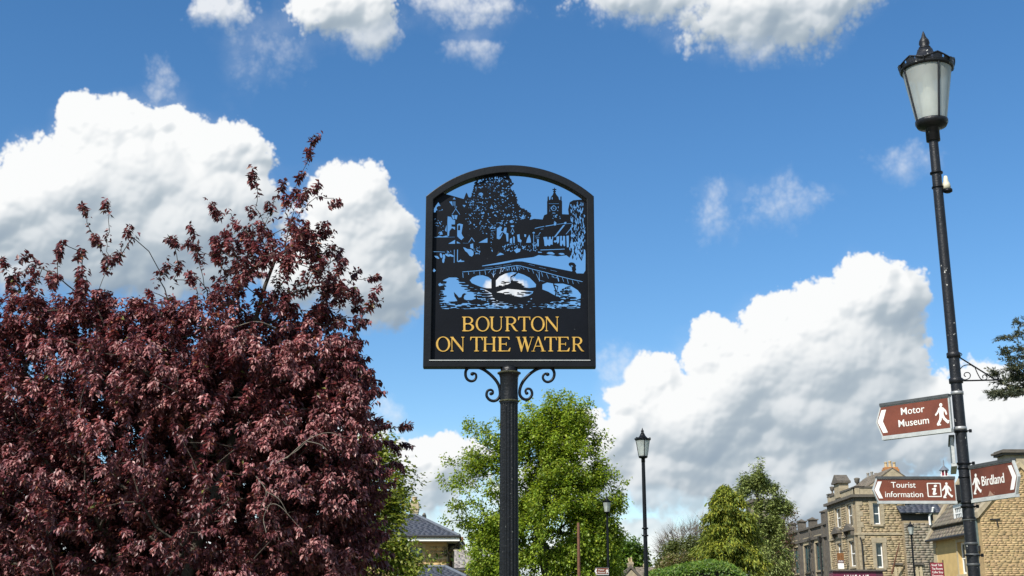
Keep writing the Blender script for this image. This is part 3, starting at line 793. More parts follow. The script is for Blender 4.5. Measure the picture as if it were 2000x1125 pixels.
sR = [(1185,195),(1165,185),(1135,205),(1128,240),(1150,275),(1190,288),(1235,268),(1262,225),(1266,175),(1245,130),(1200,110),(1140,112),(1060,130),(980,180),(915,245),(870,310),(846,380),(845,440),(870,480),(910,502),(955,495),(990,455),(994,415),(975,378),(940,370),(920,385),(915,410),(930,425)]
for S in (sL, sR):
    C = curve([z3(p) for p in S], 6); m_ = len(C)
    P = [at(x, y, cy) for x, y in C]
    sc = MB()
    # flat bar bent into scrolls: a ribbon 22 mm deep
    rr = [.0062 + .003 * math.sin(math.pi * k / (m_ - 1)) for k in range(m_)]
    sc.tube(P, rr, 8)
    o = sc.build('scroll_bracket', IRON, sign)
    for q, r_ in ((P[0], .012), (P[-1], .011)):
        MB().lathe((q.x, q.y, q.z - r_), [(0, 0), (r_ * .8, r_ * .4), (r_, r_), (r_ * .8, r_ * 1.6), (0, r_ * 2)], 12).build('scroll_eye', IRON, o)

# ================================================================== lamp posts and finger signs
def text_mesh(s, size, bold=.0, depth=.002, align='LEFT'):
    """outline of a line of text as (verts, faces), x right, y up, from the built-in font"""
    cu = bpy.data.curves.new('lettering', 'FONT'); cu.body = s; cu.size = size; cu.offset = bold
    cu.align_x = align; cu.extrude = depth; cu.resolution_u = 3
    ob = bpy.data.objects.new('lettering', cu)
    COL.objects.link(ob)
    dg = bpy.context.evaluated_depsgraph_get()
    me = bpy.data.meshes.new_from_object(ob.evaluated_get(dg))
    V = [v.co.copy() for v in me.vertices]; Fs = [tuple(p.vertices) for p in me.polygons]
    bpy.data.objects.remove(ob); bpy.data.curves.remove(cu); bpy.data.meshes.remove(me)
    return V, Fs

def flat_text(lines, u0, u1, z0, z1, place, m, parent, name='lettering', bold=.012, align='CENTER'):
    """fit each line of text into its share of the box u0..u1 x z0..z1; place(u, z, out) -> world"""
    n = len(lines); h = (z1 - z0) / n; ob = None
    for k, s in enumerate(lines):
        if not s.strip(): continue
        V, Fs = text_mesh(s, 1.0, bold)
        xs = [v.x for v in V]; x0, x1 = min(xs), max(xs)
        zb = z1 - (k + 1) * h + h * .24
        sc = h * .88; w = (x1 - x0) * sc
        if w > (u1 - u0): sx = (u1 - u0) / (x1 - x0)
        else: sx = sc
        w = (x1 - x0) * sx; uo = u0 + ((u1 - u0) - w) / 2
        mb = MB().add([place(uo + (v.x - x0) * sx, zb + v.y * sc, .0025 + (.001 if v.z > 0 else -.002)) for v in V], Fs)
        ob = mb.build(name, m, parent)
    return ob

def lantern(c, s, top, parent, iron):
    """c: top of the pole; s: scale (1 = height of lantern incl. finial about 0.78 m)"""
    Cx, Cy, Cz = c
    P = lambda prof: [(r * s, z * s) for r, z in prof]
    ln = MB().lathe(c, P([(.036, -.10), (.050, -.095), (.050, .0), (.058, .004), (.105, .018), (.118, .045), (.118, .062), (.10, .066)]), 28).build('lantern', iron, parent)
    gl = MB()
    n = 32; prof = P([(.110, .064), (.178, .47)])
    gl.lathe(c, prof, n)
    gl.f = gl.f[:n]; gl.sm = gl.sm[:n]              # open cone, no lids
    gl.build('glass', FROST, ln)
    for k in range(4):
        a = -math.pi / 2 + .16 + k * math.pi / 2
        MB().tube([(Cx + r * s * math.cos(a), Cy + r * s * math.sin(a), Cz + z * s) for r, z in ((.113, .06), (.182, .475))], .0085 * s, 6).build('glazing_bar', iron, ln)
    MB().lathe((Cx, Cy, Cz), P([(.05, .08), (.06, .12), (.062, .28), (.045, .30), (.03, .44)]), 14).build('lamp_holder', WHITE, ln)
    roof = MB().lathe(c, P([(.150, .462), (.186, .462), (.196, .475), (.196, .495), (.170, .506), (.13, .53), (.085, .575), (.062, .615), (.055, .64), (.040, .645)]), 32).build('lantern_roof', iron, ln)
    for k in range(6):                               # pierced crest standing on the rim
        a0 = 2 * math.pi * (k + .1) / 6; cr = MB(); pts = []
        for t in range(13):
            u = t / 12; a = a0 + u * math.pi / 3
            h = .500 + .036 * (1 - abs(2 * u - 1)) ** 1.3; r = .200 + .006 * abs(2 * u - 1)
            pts.append((Cx + r * s * math.cos(a), Cy + r * s * math.sin(a), Cz + h * s))
        cr.tube(pts, .0065 * s, 5)
        lo = [(Cx + .197 * s * math.cos(a0 + t / 12 * math.pi / 3), Cy + .197 * s * math.sin(a0 + t / 12 * math.pi / 3), Cz + .485 * s) for t in range(13)]
        for t in range(12):
            if t in (3, 8): continue                 # small piercings
            A = [Vector(lo[t]), Vector(lo[t + 1]), Vector(pts[t + 1]), Vector(pts[t])]
            ctr = Vector((Cx, Cy, A[0].z)); d = (ctr - A[0]).normalized() * .005 * s
            cr.prism(A, d)
        cr.tube([(Cx + .203 * s * math.cos(a0), Cy + .203 * s * math.sin(a0), Cz + .48 * s), (Cx + .214 * s * math.cos(a0), Cy + .214 * s * math.sin(a0), Cz + .505 * s)], .006 * s, 5)
        cr.build('crest', iron, roof)
    MB().lathe(c, P([(.036, .64), (.044, .648), (.044, .660), (.030, .668), (.040, .69), (.036, .715), (.018, .745), (.010, .775), (0, .80)]), 18).build('finial', iron, roof)
    return ln

def lamp_post(base, z_top, s, label, group, r=.048, iron=None, rings=(), foot=True):
    """z_top: height of the finial"""
    iron = iron or IRON
    b = Vector(base); zp = z_top - .80 * s - b.z
    t = thing('street_lamp', b, label, 'street lamp', group)
    MB().lathe(b, [(r * 2.0, 0), (r * 2.0, .08), (r * 1.75, .12), (r * 1.65, .95), (r * 1.9, 1.0), (r * 1.5, 1.08), (r * 1.12, 1.14)], 20).build('base', iron, t)
    MB().lathe(b, [(r * 1.12, 1.12), (r * 1.06, zp * .5), (r * .95, zp - .6 * s), (r * .90, zp - .08 * s)], 20).build('pole', iron, t)
    for z, k in rings:
        MB().lathe((b.x, b.y, z), [(r * 1.0, -.02 * s), (r * k, -.016 * s), (r * k, .016 * s), (r * 1.0, .022 * s)], 18).build('collar', iron, t)
    lantern((b.x, b.y, b.z + zp), s, z_top, t, iron)
    return t

# ---- the tall lamp on the right
YL = 9.3
Lb = at(1903, 1125, YL); Lb = Vector((Lb.x, YL, 0))
ztop = at(1797, 60, YL).z
near_lamp = lamp_post(Lb, ztop, (ztop - at(1806, 252, YL).z) / .80, 'tall black lamp post with frosted lantern carrying brown finger signs and scroll bracket', 'street lamps', r=.0405, iron=IRON_SPLASH,
    rings=[(at(1860, 694, YL).z, 1.28), (at(1865, 744, YL).z, 1.28)])
def lz(py): return at(1870, py, YL).z
# steel straps holding the signs
strap_m = mat('galvanised_strap', (.30, .31, .31), .45, metal=.4, var=.3)
for py in (768, 837): MB().lathe((Lb.x, Lb.y, lz(py)), [(.043, -.013), (.047, -.012), (.047, .012), (.043, .013)], 20).build('strap', strap_m, near_lamp)
for py in (843, 906, 915, 932, 982, 990, 1012): MB().lathe((Lb.x, Lb.y, lz(py)), [(.043, -.008), (.049, -.007), (.049, .007), (.043, .008)], 20).build('strap', IRON, near_lamp)
for py in (1015, 1062, 1084, 1103): MB().lathe((Lb.x, Lb.y, lz(py)), [(.043, -.010), (.048, -.009), (.048, .009), (.043, .010)], 20).build('strap', ALU_DARK, near_lamp)
for py, w in ((338, .050), (366, .046)): MB().lathe((Lb.x, Lb.y, at(1828, py, YL).z), [(.036, -.008), (w, -.006), (w, .006), (.036, .008)], 18).build('strap', IRON, near_lamp)
for py in (843, 906, 990, 1085):
    z = lz(py); q = MB()
    q.tube([(Lb.x - .068, Lb.y - .042, z), (Lb.x + .068, Lb.y - .042, z)], .006, 6); q.box((Lb.x + .05, Lb.y - .05, z - .012), (Lb.x + .066, Lb.y - .034, z + .012)); q.build('clamp_bolt', IRON, near_lamp)
# light sensor clipped to the pole
zs = at(1843, 360, YL).z
cell = MB().lathe((Lb.x + .066, Lb.y - .01, zs - .05), [(.012, 0), (.034, .01), (.030, .05), (.020, .07), (.014, .115), (0, .12)], 14).build('light_sensor', mat('weathered_cream_plastic', (.55, .52, .40), .6, var=.3, scale=20), near_lamp)
MB().lathe((Lb.x + .074, Lb.y - .01, zs - .075), [(.020, 0), (.036, .008), (.036, .028), (.02, .03)], 14).build('sensor_shroud', IRON, cell)
# scrolled hanging basket bracket
br = MB()
z5 = lambda p: at(1690 + p[0] / 4.687, 660 + p[1] / 4.687, YL - .01)
arm = br
arm.tube([z5((862, 393)), z5((1240, 384))], .0062, 6)
arm.tube([z5((846, 168)), z5((930, 220)), z5((1190, 382))], .0058, 6)
arm.tube([z5(p) for p in curve([(846,165),(850,145),(868,138),(884,150),(878,162)], 5)], .0035, 6)
arm.tube([z5(p) for p in curve([(1000,270),(960,248),(900,255),(862,300),(866,350),(905,382),(950,370),(962,340),(945,318),(915,320),(905,342),(920,355)], 5)], .0038, 6)
arm.tube([z5(p) for p in curve([(1005,275),(1030,330),(1060,378),(1100,382),(1115,360),(1095,338),(1075,348),(1078,370)], 5)], .0038, 6)
arm.tube([z5(p) for p in curve([(1190,382),(1212,372),(1210,352),(1190,352),(1186,364)], 5)], .0035, 6)
br.build('basket_bracket', IRON, near_lamp)

# ---- finger signs
def walker(place, u, z, h, m, parent, flip=1):
    """pedestrian pictogram inside a raster, height h"""
    g = Raster(-.35, -.05, .40, 1.08, .02, 0.0)
    g.ell(.02, .10, .075, .09, 1)
    g.poly([(-.10, .21), (.06, .20), (.15, .26), (.12, .55), (-.09, .56)], 1)
    g.line([(-.08, .26), (-.17, .42), (-.27, .52)], .085, 1); g.line([(.11, .27), (.22, .40), (.26, .54)], .085, 1)
    g.line([(-.02, .53), (-.06, .76), (-.20, .97)], .12, 1); g.line([(.04, .53), (.13, .74), (.30, .92)], .12, 1)
    g.line([(-.20, .98), (-.08, 1.0)], .06, 1); g.line([(.29, .94), (.36, .86)], .06, 1)
    nrm = place(0, 0, 0) - place(0, 0, -.0016)
    g.plate(lambda x, y: place(u + flip * x * h, z + h * (1 - y), .0030), -nrm * 1.0).build('walking_figure', m, parent)

def finger_sign(name, root, ang, Lx, H, points, lines, label, group, face, tbox, wbox, extra=None, frame_m=None, textbold=.014):
    """root: bottom corner at the pole; ang: direction of the local right-hand axis; points 'l' or 'r'"""
    u = Vector((math.cos(ang), math.sin(ang), 0)); n_ = Vector((math.sin(ang), -math.cos(ang), 0))   # n_: out of the face
    R0 = Vector(root)
    place = lambda a, z, o=0.0: R0 + u * a + Vector((0, 0, z)) + n_ * o
    t = thing(name, R0, label, 'direction sign', group)
    s = -1 if points == 'l' else 1
    tip = H * .20
    def outline(i):                                   # inset i
        e = s * Lx
        return [(s * i, i), (e - s * (tip + i * .6), i), (e - s * i * 1.3, H / 2), (e - s * (tip + i * .6), H - i), (s * i, H - i)]
    fm = frame_m or ALU
    board = MB().prism([place(a, z, 0) for a, z in outline(0)], -n_ * .022).build('board', fm, t)
    MB().prism([place(a, z, .0008) for a, z in outline(H * .045)], -n_ * .0016).build('face', face, board)
    # capping channels along top and bottom edge
    e = s * (Lx - tip)
    for z0, z1, o, mm in ((H - .004, H + H * .075, .010, ALU_DARK), (-H * .085, .004, .010, fm)):
        a0, a1 = min(0, e), max(0, e)
        MB().obox(place(a0, z0, o), u, -n_, Vector((0, 0, 1)), a1 - a0, .042, z1 - z0).build('edge_channel', mm, board)
    # chevron
    c0 = e + s * tip * .62; w = H * .13
    ch = [(c0 - s * tip * .62 - s * w * .35, H * .86), (c0 - s * tip * .62 - s * w * 1.65, H * .86), (c0 - s * w * 1.45, H * .5), (c0 - s * tip * .62 - s * w * 1.65, H * .14), (c0 - s * tip * .62 - s * w * .35, H * .14), (c0 + s * 0, H * .5)]
    MB().prism([place(a, z, .0026) for a, z in ch], -n_ * .0016).build('chevron', SIGNWHITE, board)
    a0, a1, b0, b1 = tbox
    flat_text(lines, s * Lx * a0 if s > 0 else -Lx * a0, s * Lx * a1 if s > 0 else -Lx * a1, H * b0, H * b1, place, SIGNWHITE, board, bold=textbold * .12)
    if wbox: walker(place, s * Lx * wbox[0], H * wbox[1], H * wbox[2], SIGNWHITE, board, wbox[3])
    if extra: extra(place, board, s, Lx, H)
    return t

def info_box(place, board, s, Lx, H):
    g = Raster(-.06, -.06, 1.06, 1.06, .02, 0.0)
    g.poly([(0, .04), (.04, 0), (.96, 0), (1, .04), (1, .96), (.96, 1), (.04, 1), (0, .96)], 1); g.poly([(.07, .07), (.93, .07), (.93, .93), (.07, .93)], 0)
    g.ell(.60, .22, .12, .085, 1, -.3); g.line([(.55, .43), (.45, .78)], .17, 1); g.line([(.38, .44), (.54, .40)], .09, 1); g.line([(.45, .82), (.62, .76)], .09, 1)
    nrm = place(0, 0, 0) - place(0, 0, -.0016)
    b = H * .60; u0 = -Lx * .345
    g.plate(lambda x, y: place(u0 + x * b, H * .2 + b * (1 - y), .0030), -nrm).build('information_symbol', SIGNWHITE, board)

def peeled(place, board, s, Lx, H):
    nrm = place(0, 0, .0022) - place(0, 0, .0006)
    MB().prism([place(Lx * .34, H * .05, .0022), place(Lx * .50, H * .05, .0022), place(Lx * .46, H * .085, .0022), place(Lx * .40, H * .21, .0022), place(Lx * .37, H * .10, .0022)], -nrm).build('peeled_patch', mat('peeled_sheet', (.30, .19, .14), .7, var=.3, scale=20), board)
GS = 'brown finger signs on the tall lamp post'
yfront = Lb.y - .062
def sign_at(xp, yb, dy=0.0):
    p = at(xp, yb, yfront + dy); return p
# Motor Museum: points left and away
pb = sign_at(1859, 838); pt = sign_at(1855, 773); H1 = pt.z - pb.z
finger_sign('direction_sign', pb, -math.radians(50), .655, H1 * .99, 'l', ['Motor', 'Museum'], 'brown finger sign reading Motor Museum, highest on the tall lamp post', GS, BROWN, (.71, .255, .17, .90), (-.115 * -1, .17, .66, 1))
pb = sign_at(1869, 980); pt = sign_at(1867, 934); H2 = pt.z - pb.z
finger_sign('direction_sign', pb, 0.0, .62, H2, 'l', ['Tourist', 'information'], 'long low brown finger sign reading Tourist information with letter i symbol', GS, BROWN, (.88, .375, .10, .90), (.112, .17, .66, 1), info_box, textbold=.016)
pb = sign_at(1899, 977); pt = sign_at(1893, 913); H3 = pt.z - pb.z
finger_sign('direction_sign', pb, -math.radians(75), .55, H3 * .98, 'r', ['Birdland'], 'faded brown finger sign reading Birdland pointing right from the lamp post', GS, BROWN_DULL, (.25, .72, .27, .75), (.125, .18, .62, 1), peeled, textbold=.018)
# a fourth finger points away from us, seen along its grey edge and back
pb = Vector((Lb.x - .050, Lb.y + .03, at(1870, 905, YL).z)); H4 = at(1870, 852, YL).z - pb.z
finger_sign('direction_sign', pb + Vector((0, 0, 0)), math.radians(71.5), .62, H4, 'r', ['Village hall'][:0] or [' '], 'finger sign seen almost edge on, grey back towards the street', GS, ALU, (.2, .7, .2, .8), None)

# ---- lamps further down the street
def far_lamp(xt, yt, lantern_px, xb, label, r=.045, rings=False, iron=None, s=.80):
    """the lantern's height in the photograph gives the distance (lantern about as tall as on the near lamp)"""
    s_ = (ztop - at(1806, 252, YL).z) / .80
    Y = .80 * s_ * F / lantern_px / CP
    p = at(xt, yt, Y); b = Vector((p.x, Y, 0))
    return lamp_post(b, p.z, s_, label, 'street lamps', r, iron, [(at(xt, 1032, Y).z, 1.6), (at(xt, 1046, Y).z, 1.6)] if rings else [], True), Y, s_
l2, Y2, _ = far_lamp(1254.5, 835, 63, 1264, 'slim black street lamp standing clear against the clouds beyond the village sign', r=.055, rings=True)
l3, Y3, _ = far_lamp(1185, 966, 37, 1190, 'black street lamp in front of the lime tree with a small finger sign', r=.06)
l4, Y4, _ = far_lamp(1162, 1056, 17, 1166, 'distant street lamp half lost among the lime tree leaves', r=.06)
l5, Y5, _ = far_lamp(1777.5, 1017, 29, 1784, 'dark street lamp in front of the rough stone side wall', r=.055)
l6, Y6, _ = far_lamp(1479, 1064, 19, 1480, 'distant street lamp in front of the conifers', r=.06)
# small Motor Museum sign on lamp l3
p3 = at(1189, 1122, Y3 - .08); h3 = at(1189, 1109, Y3 - .08).z - p3.z
finger_sign('direction_sign', p3, 0.0, .66, h3, 'l', ['Motor', 'Museum'], 'small distant brown finger sign reading Motor Museum below the lime tree', 'distant finger signs', BROWN, (.76, .26, .10, .90), (.12, .17, .66, 1))
# rusty pole in front of the lime tree
pr_ = at(1131, 1125, 50.0)
rp = MB().lathe((pr_.x, 50.0, 0), [(.07, 0), (.065, 3), (.055, at(1131, 1022, 50).z), (.05, at(1131, 1021, 50).z)], 12)
tag(rp.build('rusty_pole', RUST, None, loc=(pr_.x, 50.0, 0)), 'plain rust brown pole standing in front of the lime tree', 'pole')

# ================================================================== ground
def sheet(name, x0, y0, x1, y1, z, m, kind='structure', n=1):
    mb = MB().add([(x0, y0, z), (x1, y0, z), (x1, y1, z), (x0, y1, z)], [(0, 1, 2, 3)])
    return mb.build(name, m, None, kind)
GRASS = mat('lawn', (.045, .075, .018), .9, var=.5, scale=3, bump=.6, bscale=60)
ASPH = mat('asphalt', (.05, .05, .052), .9, var=.3, scale=4, bump=.4, bscale=120)
PAVE = mat('buff_paving', (.26, .22, .16), .85, var=.3, scale=2, bump=.3, bscale=30)
sheet('ground', -600, -200, 600, 900, 0.0, GRASS)
sheet('road', 8.5, -150, 15.5, 420, .004, ASPH)
for x0, x1 in ((8.2, 8.5), (15.5, 15.8)):
    MB().box((x0, -150, -.05), (x1, 420, .12)).build('kerb', PAVE, None, 'structure')
MB().box((15.8, -150, -.05), (21.6, 420, .115)).build('pavement', PAVE, None, 'structure')
sheet('path', -3.0, -40, 6.0, 9.0, .004, PAVE)

# ================================================================== trees
BARK = mat('grey_brown_bark', (.060, .048, .036), .9, var=.5, scale=10, bump=.8, bscale=30)
BARK_PALE = mat('pale_twig_bark', (.15, .125, .10), .9, var=.4, scale=10, bump=.5, bscale=30)
BARK_DARK = mat('dark_conifer_bark', (.028, .020, .015), .9, var=.5, scale=10, bump=.8, bscale=30)
PLUM = leaf_mat('plum_leaf', .22, .42, .55, (1.6, .8, .8))
LIME = leaf_mat('lime_leaf', .45, .45, .4, (1.35, 1.25, .7))
NEEDLE = leaf_mat('needle', .22, .55, .3)

def unit(a): return a / np.maximum(np.linalg.norm(a, axis=-1, keepdims=True), 1e-9)

def leaves(name, P, A, Nn, L, W, C, m, parent, fold=.25, kind='stuff', curl=.0):
    """P base points, A axis, Nn approximate normal, L length, W width, C colours: folded diamonds"""
    A = unit(A); S = unit(np.cross(A, Nn)); U = np.cross(S, A)
    L = L[:, None]; W = W[:, None]
    mid = P + A * L * .45
    v0 = P; v1 = mid + S * W * .5 + U * W * fold; v2 = P + A * L - U * L * curl; v3 = mid - S * W * .5 + U * W * fold
    V = np.stack([v0, v1, v2, v3], 1).reshape(-1, 3); n = len(P); b = np.arange(n)[:, None] * 4
    T = np.concatenate([b + [[0, 1, 2]], b + [[0, 2, 3]]], 1).reshape(-1, 3)
    return fast_mesh(name, V, T, np.repeat(C, 4, 0), m, parent, kind)

def skeleton(trunk, pts, bias=.35):
    """join every point to the nearest node already joined (short ways preferred); returns nodes, parents"""
    T = np.array(trunk, float); nodes = list(T); par = [-1] + list(range(len(T) - 1))
    depth = [0.0]
    for i in range(1, len(T)): depth.append(depth[-1] + np.linalg.norm(T[i] - T[i-1]))
    order = np.argsort(np.min(np.linalg.norm(pts[:, None] - T[None], axis=2), axis=1))
    N = len(T) + len(pts); arr = np.zeros((N, 3)); arr[:len(T)] = T; dp = np.zeros(N); dp[:len(T)] = depth; c = len(T)
    for k in order:
        p = pts[k]; d = np.linalg.norm(arr[:c] - p, axis=1)
        up = np.clip(arr[:c, 2] - p[2], 0, None)                  # prefer to grow upwards
        j = int(np.argmin(d + bias * dp[:c] * .3 + .6 * up))
        arr[c] = p; dp[c] = dp[j] + d[j]; par.append(j); c += 1
    return arr, np.array(par)

def branches(name, arr, par, r_tip, r_max, m, parent, power=2.3, sides=5, wig=.0, rng=None):
    n = len(arr); cnt = np.zeros(n)
    has = np.zeros(n, bool); has[par[par >= 0]] = True
    cnt[~has] = 1.0
    for i in range(n - 1, 0, -1):
        cnt[i] = max(cnt[i], 1.0); cnt[par[i]] += cnt[i]
    r = np.minimum(r_tip * cnt ** (1 / power), r_max)
    i = np.arange(1, n); a = arr[par[1:]]; b = arr[1:]; ra = np.minimum(r[par[1:]], r[1:] * 1.7); rb = r[1:]
    t = unit(b - a); ref = np.where(np.abs(t[:, 2:3]) > .9, [[1.0, 0, 0]], [[0, 0, 1.0]])
    s = unit(np.cross(t, ref)); u = np.cross(s, t)
    segs = 3; V = []
    rng = rng or np.random.default_rng(3)
    bow = (rng.normal(size=a.shape) * np.linalg.norm(b - a, axis=1)[:, None]) * wig
    for q in range(segs):
        f = q / (segs - 1); c = a + (b - a) * f + bow * (4 * f * (1 - f)); rr = ra + (rb - ra) * f
        for k in range(sides):
            w = 2 * math.pi * k / sides; V.append(c + (s * math.cos(w) + u * math.sin(w)) * rr[:, None])
    V = np.stack(V, 1); m_ = V.shape[1]; base = np.arange(len(i))[:, None] * m_
    Q = []
    for q in range(segs - 1):
        for k in range(sides):
            k2 = (k + 1) % sides; Q.append([q*sides + k, q*sides + k2, (q+1)*sides + k2, (q+1)*sides + k])
    Q = np.array(Q); Fq = (base[:, None] + Q[None]).reshape(-1, 4)
    return fast_mesh(name, V.reshape(-1, 3), Fq, None, m, parent, smooth=True)

def tones(n, pal, rng, jit=.25):
    """pal: [(weight, rgb)]"""
    w = np.array([p[0] for p in pal], float); c = np.array([p[1] for p in pal])
    k = rng.choice(len(pal), n, p=w / w.sum())
    return c[k] * (1 + rng.uniform(-jit, jit, (n, 1)))

def in_blobs(n, blobs, Y, rng, shell=.55, depth=.75):
    """points spread through a union of ellipsoids given in photo pixels (cx, cy, rx, ry, weight, dY, depth)"""
    out = []; w = np.array([b[4] for b in blobs], float); w /= w.sum()
    for b, k in zip(blobs, rng.multinomial(n, w)):
        cx_, cy_, rx, ry = b[:4]; dy = b[5] if len(b) > 5 else 0; dd = b[6] if len(b) > 6 else depth
        c = np.array(at(cx_, cy_, Y + dy)); s = (Y + dy) / F / CP
        d = unit(rng.normal(size=(k, 3))); r = rng.uniform(shell ** 3, 1, (k, 1)) ** (1 / 3)
        out.append(c + d * r * np.array([rx * s, min(rx, ry) * dd * s, ry * s]))
    return np.concatenate(out)

def tufts(P, D, per, shoot, rng, droop, L, spread=.8, along=.4, jitL=.3, up=.7):
    """leaf bases, axes and normals for a tuft of leaves along each shoot (P centre, D direction)"""
    n = len(P) * per; c = np.repeat(P, per, 0); d = np.repeat(unit(D), per, 0)
    t = rng.uniform(-.5, .5, (n, 1)) * shoot
    rad = rng.normal(size=(n, 3)); rad = unit(rad - d * np.sum(rad * d, 1, keepdims=True))
    A = unit(rad * spread + d * along + np.array([0, 0, -1.0]) * droop + rng.normal(size=(n, 3)) * .18)
    Nn = np.array([0, 0, 1.0]) * up + rad * .45 + rng.normal(size=(n, 3)) * .35
    base = c + d * t + rad * rng.uniform(0, .05, (n, 1)) * shoot
    return base, A, Nn, L * rng.uniform(1 - jitL, 1 + jitL, n)

# ---- purple-leaved plum on the left
rp_ = np.random.default_rng(21)
YP = 14.6
tb = at(330, 1125, YP)
plum = thing('plum_tree', (tb.x, YP, 0), 'large purple-leaved plum tree with dark red drooping leaf tufts and straggling top shoots', 'tree')
blobs = [(270, 1030, 425, 430, 5.2, 0, .75), (120, 880, 330, 285, 3.0, .4, .8), (-150, 900, 330, 300, 1.2, .2, .8), (500, 745, 175, 175, 1.5, .1, .9), (525, 545, 75, 105, .24, 0, .8), (610, 900, 125, 250, 1.5, -.2, .9), (640, 590, 60, 50, .16, 0, .8), (670, 760, 46, 90, .22, 0, .8), (330, 715, 150, 110, .8, -.4, .8), (185, 625, 80, 85, .26, -.2, .8), (70, 640, 70, 75, .22, 0, .8), (0, 690, 80, 70, .2, 0, .8), (690, 1000, 55, 110, .22, -.3, .8), (300, 1080, 400, 200, 2.0, .5, .6)]
P1 = in_blobs(6000, blobs, YP, rp_, shell=.50)
s_ = YP / F / CP
# eat gaps into the crown so that it breaks into clumps
gap = fbm(P1[:, 0] / .85 + P1[:, 1] * .55, P1[:, 2] / .75 + P1[:, 1] * .7, 2, .5, 51)
P1 = P1[gap > -.30]
P1 = P1[P1[:, 2] > .9]
zthin = at(350, 720, YP).z; z0 = at(350, 560, YP).z
fr_ = np.clip((P1[:, 2] - zthin) / (z0 - zthin), 0, 1)                # the crown opens up towards the top
P1 = P1[rp_.random(len(P1)) > fr_ * .62]
gap2 = fbm(P1[:, 0] / .42 + P1[:, 1] * 1.1, P1[:, 2] / .36 + P1[:, 1] * 1.3, 2, .5, 57)
P1 = P1[(gap2 > -.10) | (P1[:, 1] > YP + .2)]
LEAD = [[(545,475),(575,372),(600,300),(622,264)], [(535,480),(503,400),(495,332)], [(555,450),(605,392),(650,378)], [(480,480),(445,425),(416,402)], [(440,520),(385,485),(345,478)], [(345,560),(350,520),(338,482)], [(400,540),(380,500),(372,462)],
        [(215,540),(213,465),(210,405)], [(215,540),(188,468),(172,428)], [(220,530),(243,480),(262,462)], [(590,570),(650,492),(664,515)], [(600,620),(680,552),(708,540)], [(600,640),(690,600),(697,585)], [(650,700),(695,660),(690,690)],
        [(60,590),(46,535),(60,515)], [(10,640),(20,570),(34,548)], [(105,570),(112,510),(118,478)], [(690,880),(745,835),(786,832)], [(690,900),(750,868),(782,880)], [(700,930),(770,905),(790,915)], [(300,600),(312,548),(316,540)], [(520,500),(525,420),(545,372)], [(560,470),(570,420),(585,375)], [(150,560),(160,500),(158,492)], [(630,520),(610,460),(590,455)], [(470,560),(455,500),(440,470)]]
for k in range(70):
    x = rp_.uniform(-20, 700); yb = np.interp(x, [-20, 60, 150, 260, 340, 430, 520, 600, 660, 700], [660, 610, 600, 640, 640, 580, 490, 510, 570, 640]) + rp_.uniform(0, 40)
    l = rp_.uniform(30, 95); s1 = rp_.normal() * 14 + (x - 330) * .03; LEAD.append([(x, yb), (x + s1, yb - l * .6), (x + s1 * 1.9 + rp_.normal() * 6, yb - l)])
for k in range(26):
    y = rp_.uniform(600, 1080); xb = np.interp(y, [600, 700, 800, 900, 1000, 1080], [650, 670, 690, 690, 690, 690]); l = rp_.uniform(20, 55)
    LEAD.append([(xb - 40, y), (xb + l * .3, y - l * .25), (xb + l, y - l * .3 + rp_.normal() * 8)])
extra = []; edir = []; plump = []; pdir = []
for n_, Ld in enumerate(LEAD):
    dy = rp_.uniform(-.7, .5)
    Q = [np.array(at(x, y, YP + dy)) for x, y in Ld]; run = .1
    for a, b in zip(Q[:-1], Q[1:]):
        m_ = max(2, int(np.linalg.norm(b - a) / .14))
        for k in range(m_):
            p = a + (b - a) * (k + 1) / m_ + rp_.normal(size=3) * .03; extra.append(p); edir.append(b - a)
            run += np.linalg.norm(b - a) / m_
            if run > .26 or (b is Q[-1] and k == m_ - 1):
                run = 0; plump.append(p + rp_.normal(size=3) * .05); pdir.append((b - a) + rp_.normal(size=3) * .3 * np.linalg.norm(b - a))
plump = np.array(plump); pdir = np.array(pdir)
extra = np.array(extra); edir = np.array(edir)
ctr = np.array(at(300, 1000, YP)); ctr[2] = 2.2
D1 = unit(P1 - ctr) + np.array([0, 0, .35]) + rp_.normal(size=P1.shape) * .35
trunk = [(tb.x, YP, 0), (tb.x + .05, YP, .7), (tb.x - .02, YP + .05, 1.4), (tb.x + .25, YP, 2.2), (tb.x + .5, YP, 3.0), tuple(at(470, 760, YP)), tuple(at(500, 620, YP)), tuple(at(540, 500, YP))]
allP = np.concatenate([P1, extra])
arr, par = skeleton(trunk, allP)
branches('trunk', arr, par, .0042, .15, BARK, plum, 2.3, 5, .05, rp_)
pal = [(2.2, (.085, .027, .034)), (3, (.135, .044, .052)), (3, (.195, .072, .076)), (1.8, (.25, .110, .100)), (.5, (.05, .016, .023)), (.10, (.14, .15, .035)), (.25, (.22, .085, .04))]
def plum_leaves(P, D, per, shoot):
    b, A, Nn, L = tufts(P, D, per, shoot, rp_, .75, .064, jitL=.45)
    return b, A, Nn, L, np.clip(np.repeat(tones(len(P), [(1, (1, 1, 1))], rp_, .35), per, 0) * tones(len(b), pal, rp_), 0, 1)
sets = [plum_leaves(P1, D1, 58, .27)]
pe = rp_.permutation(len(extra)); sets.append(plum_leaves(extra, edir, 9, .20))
sets.append(plum_leaves(plump, pdir, 62, .17))
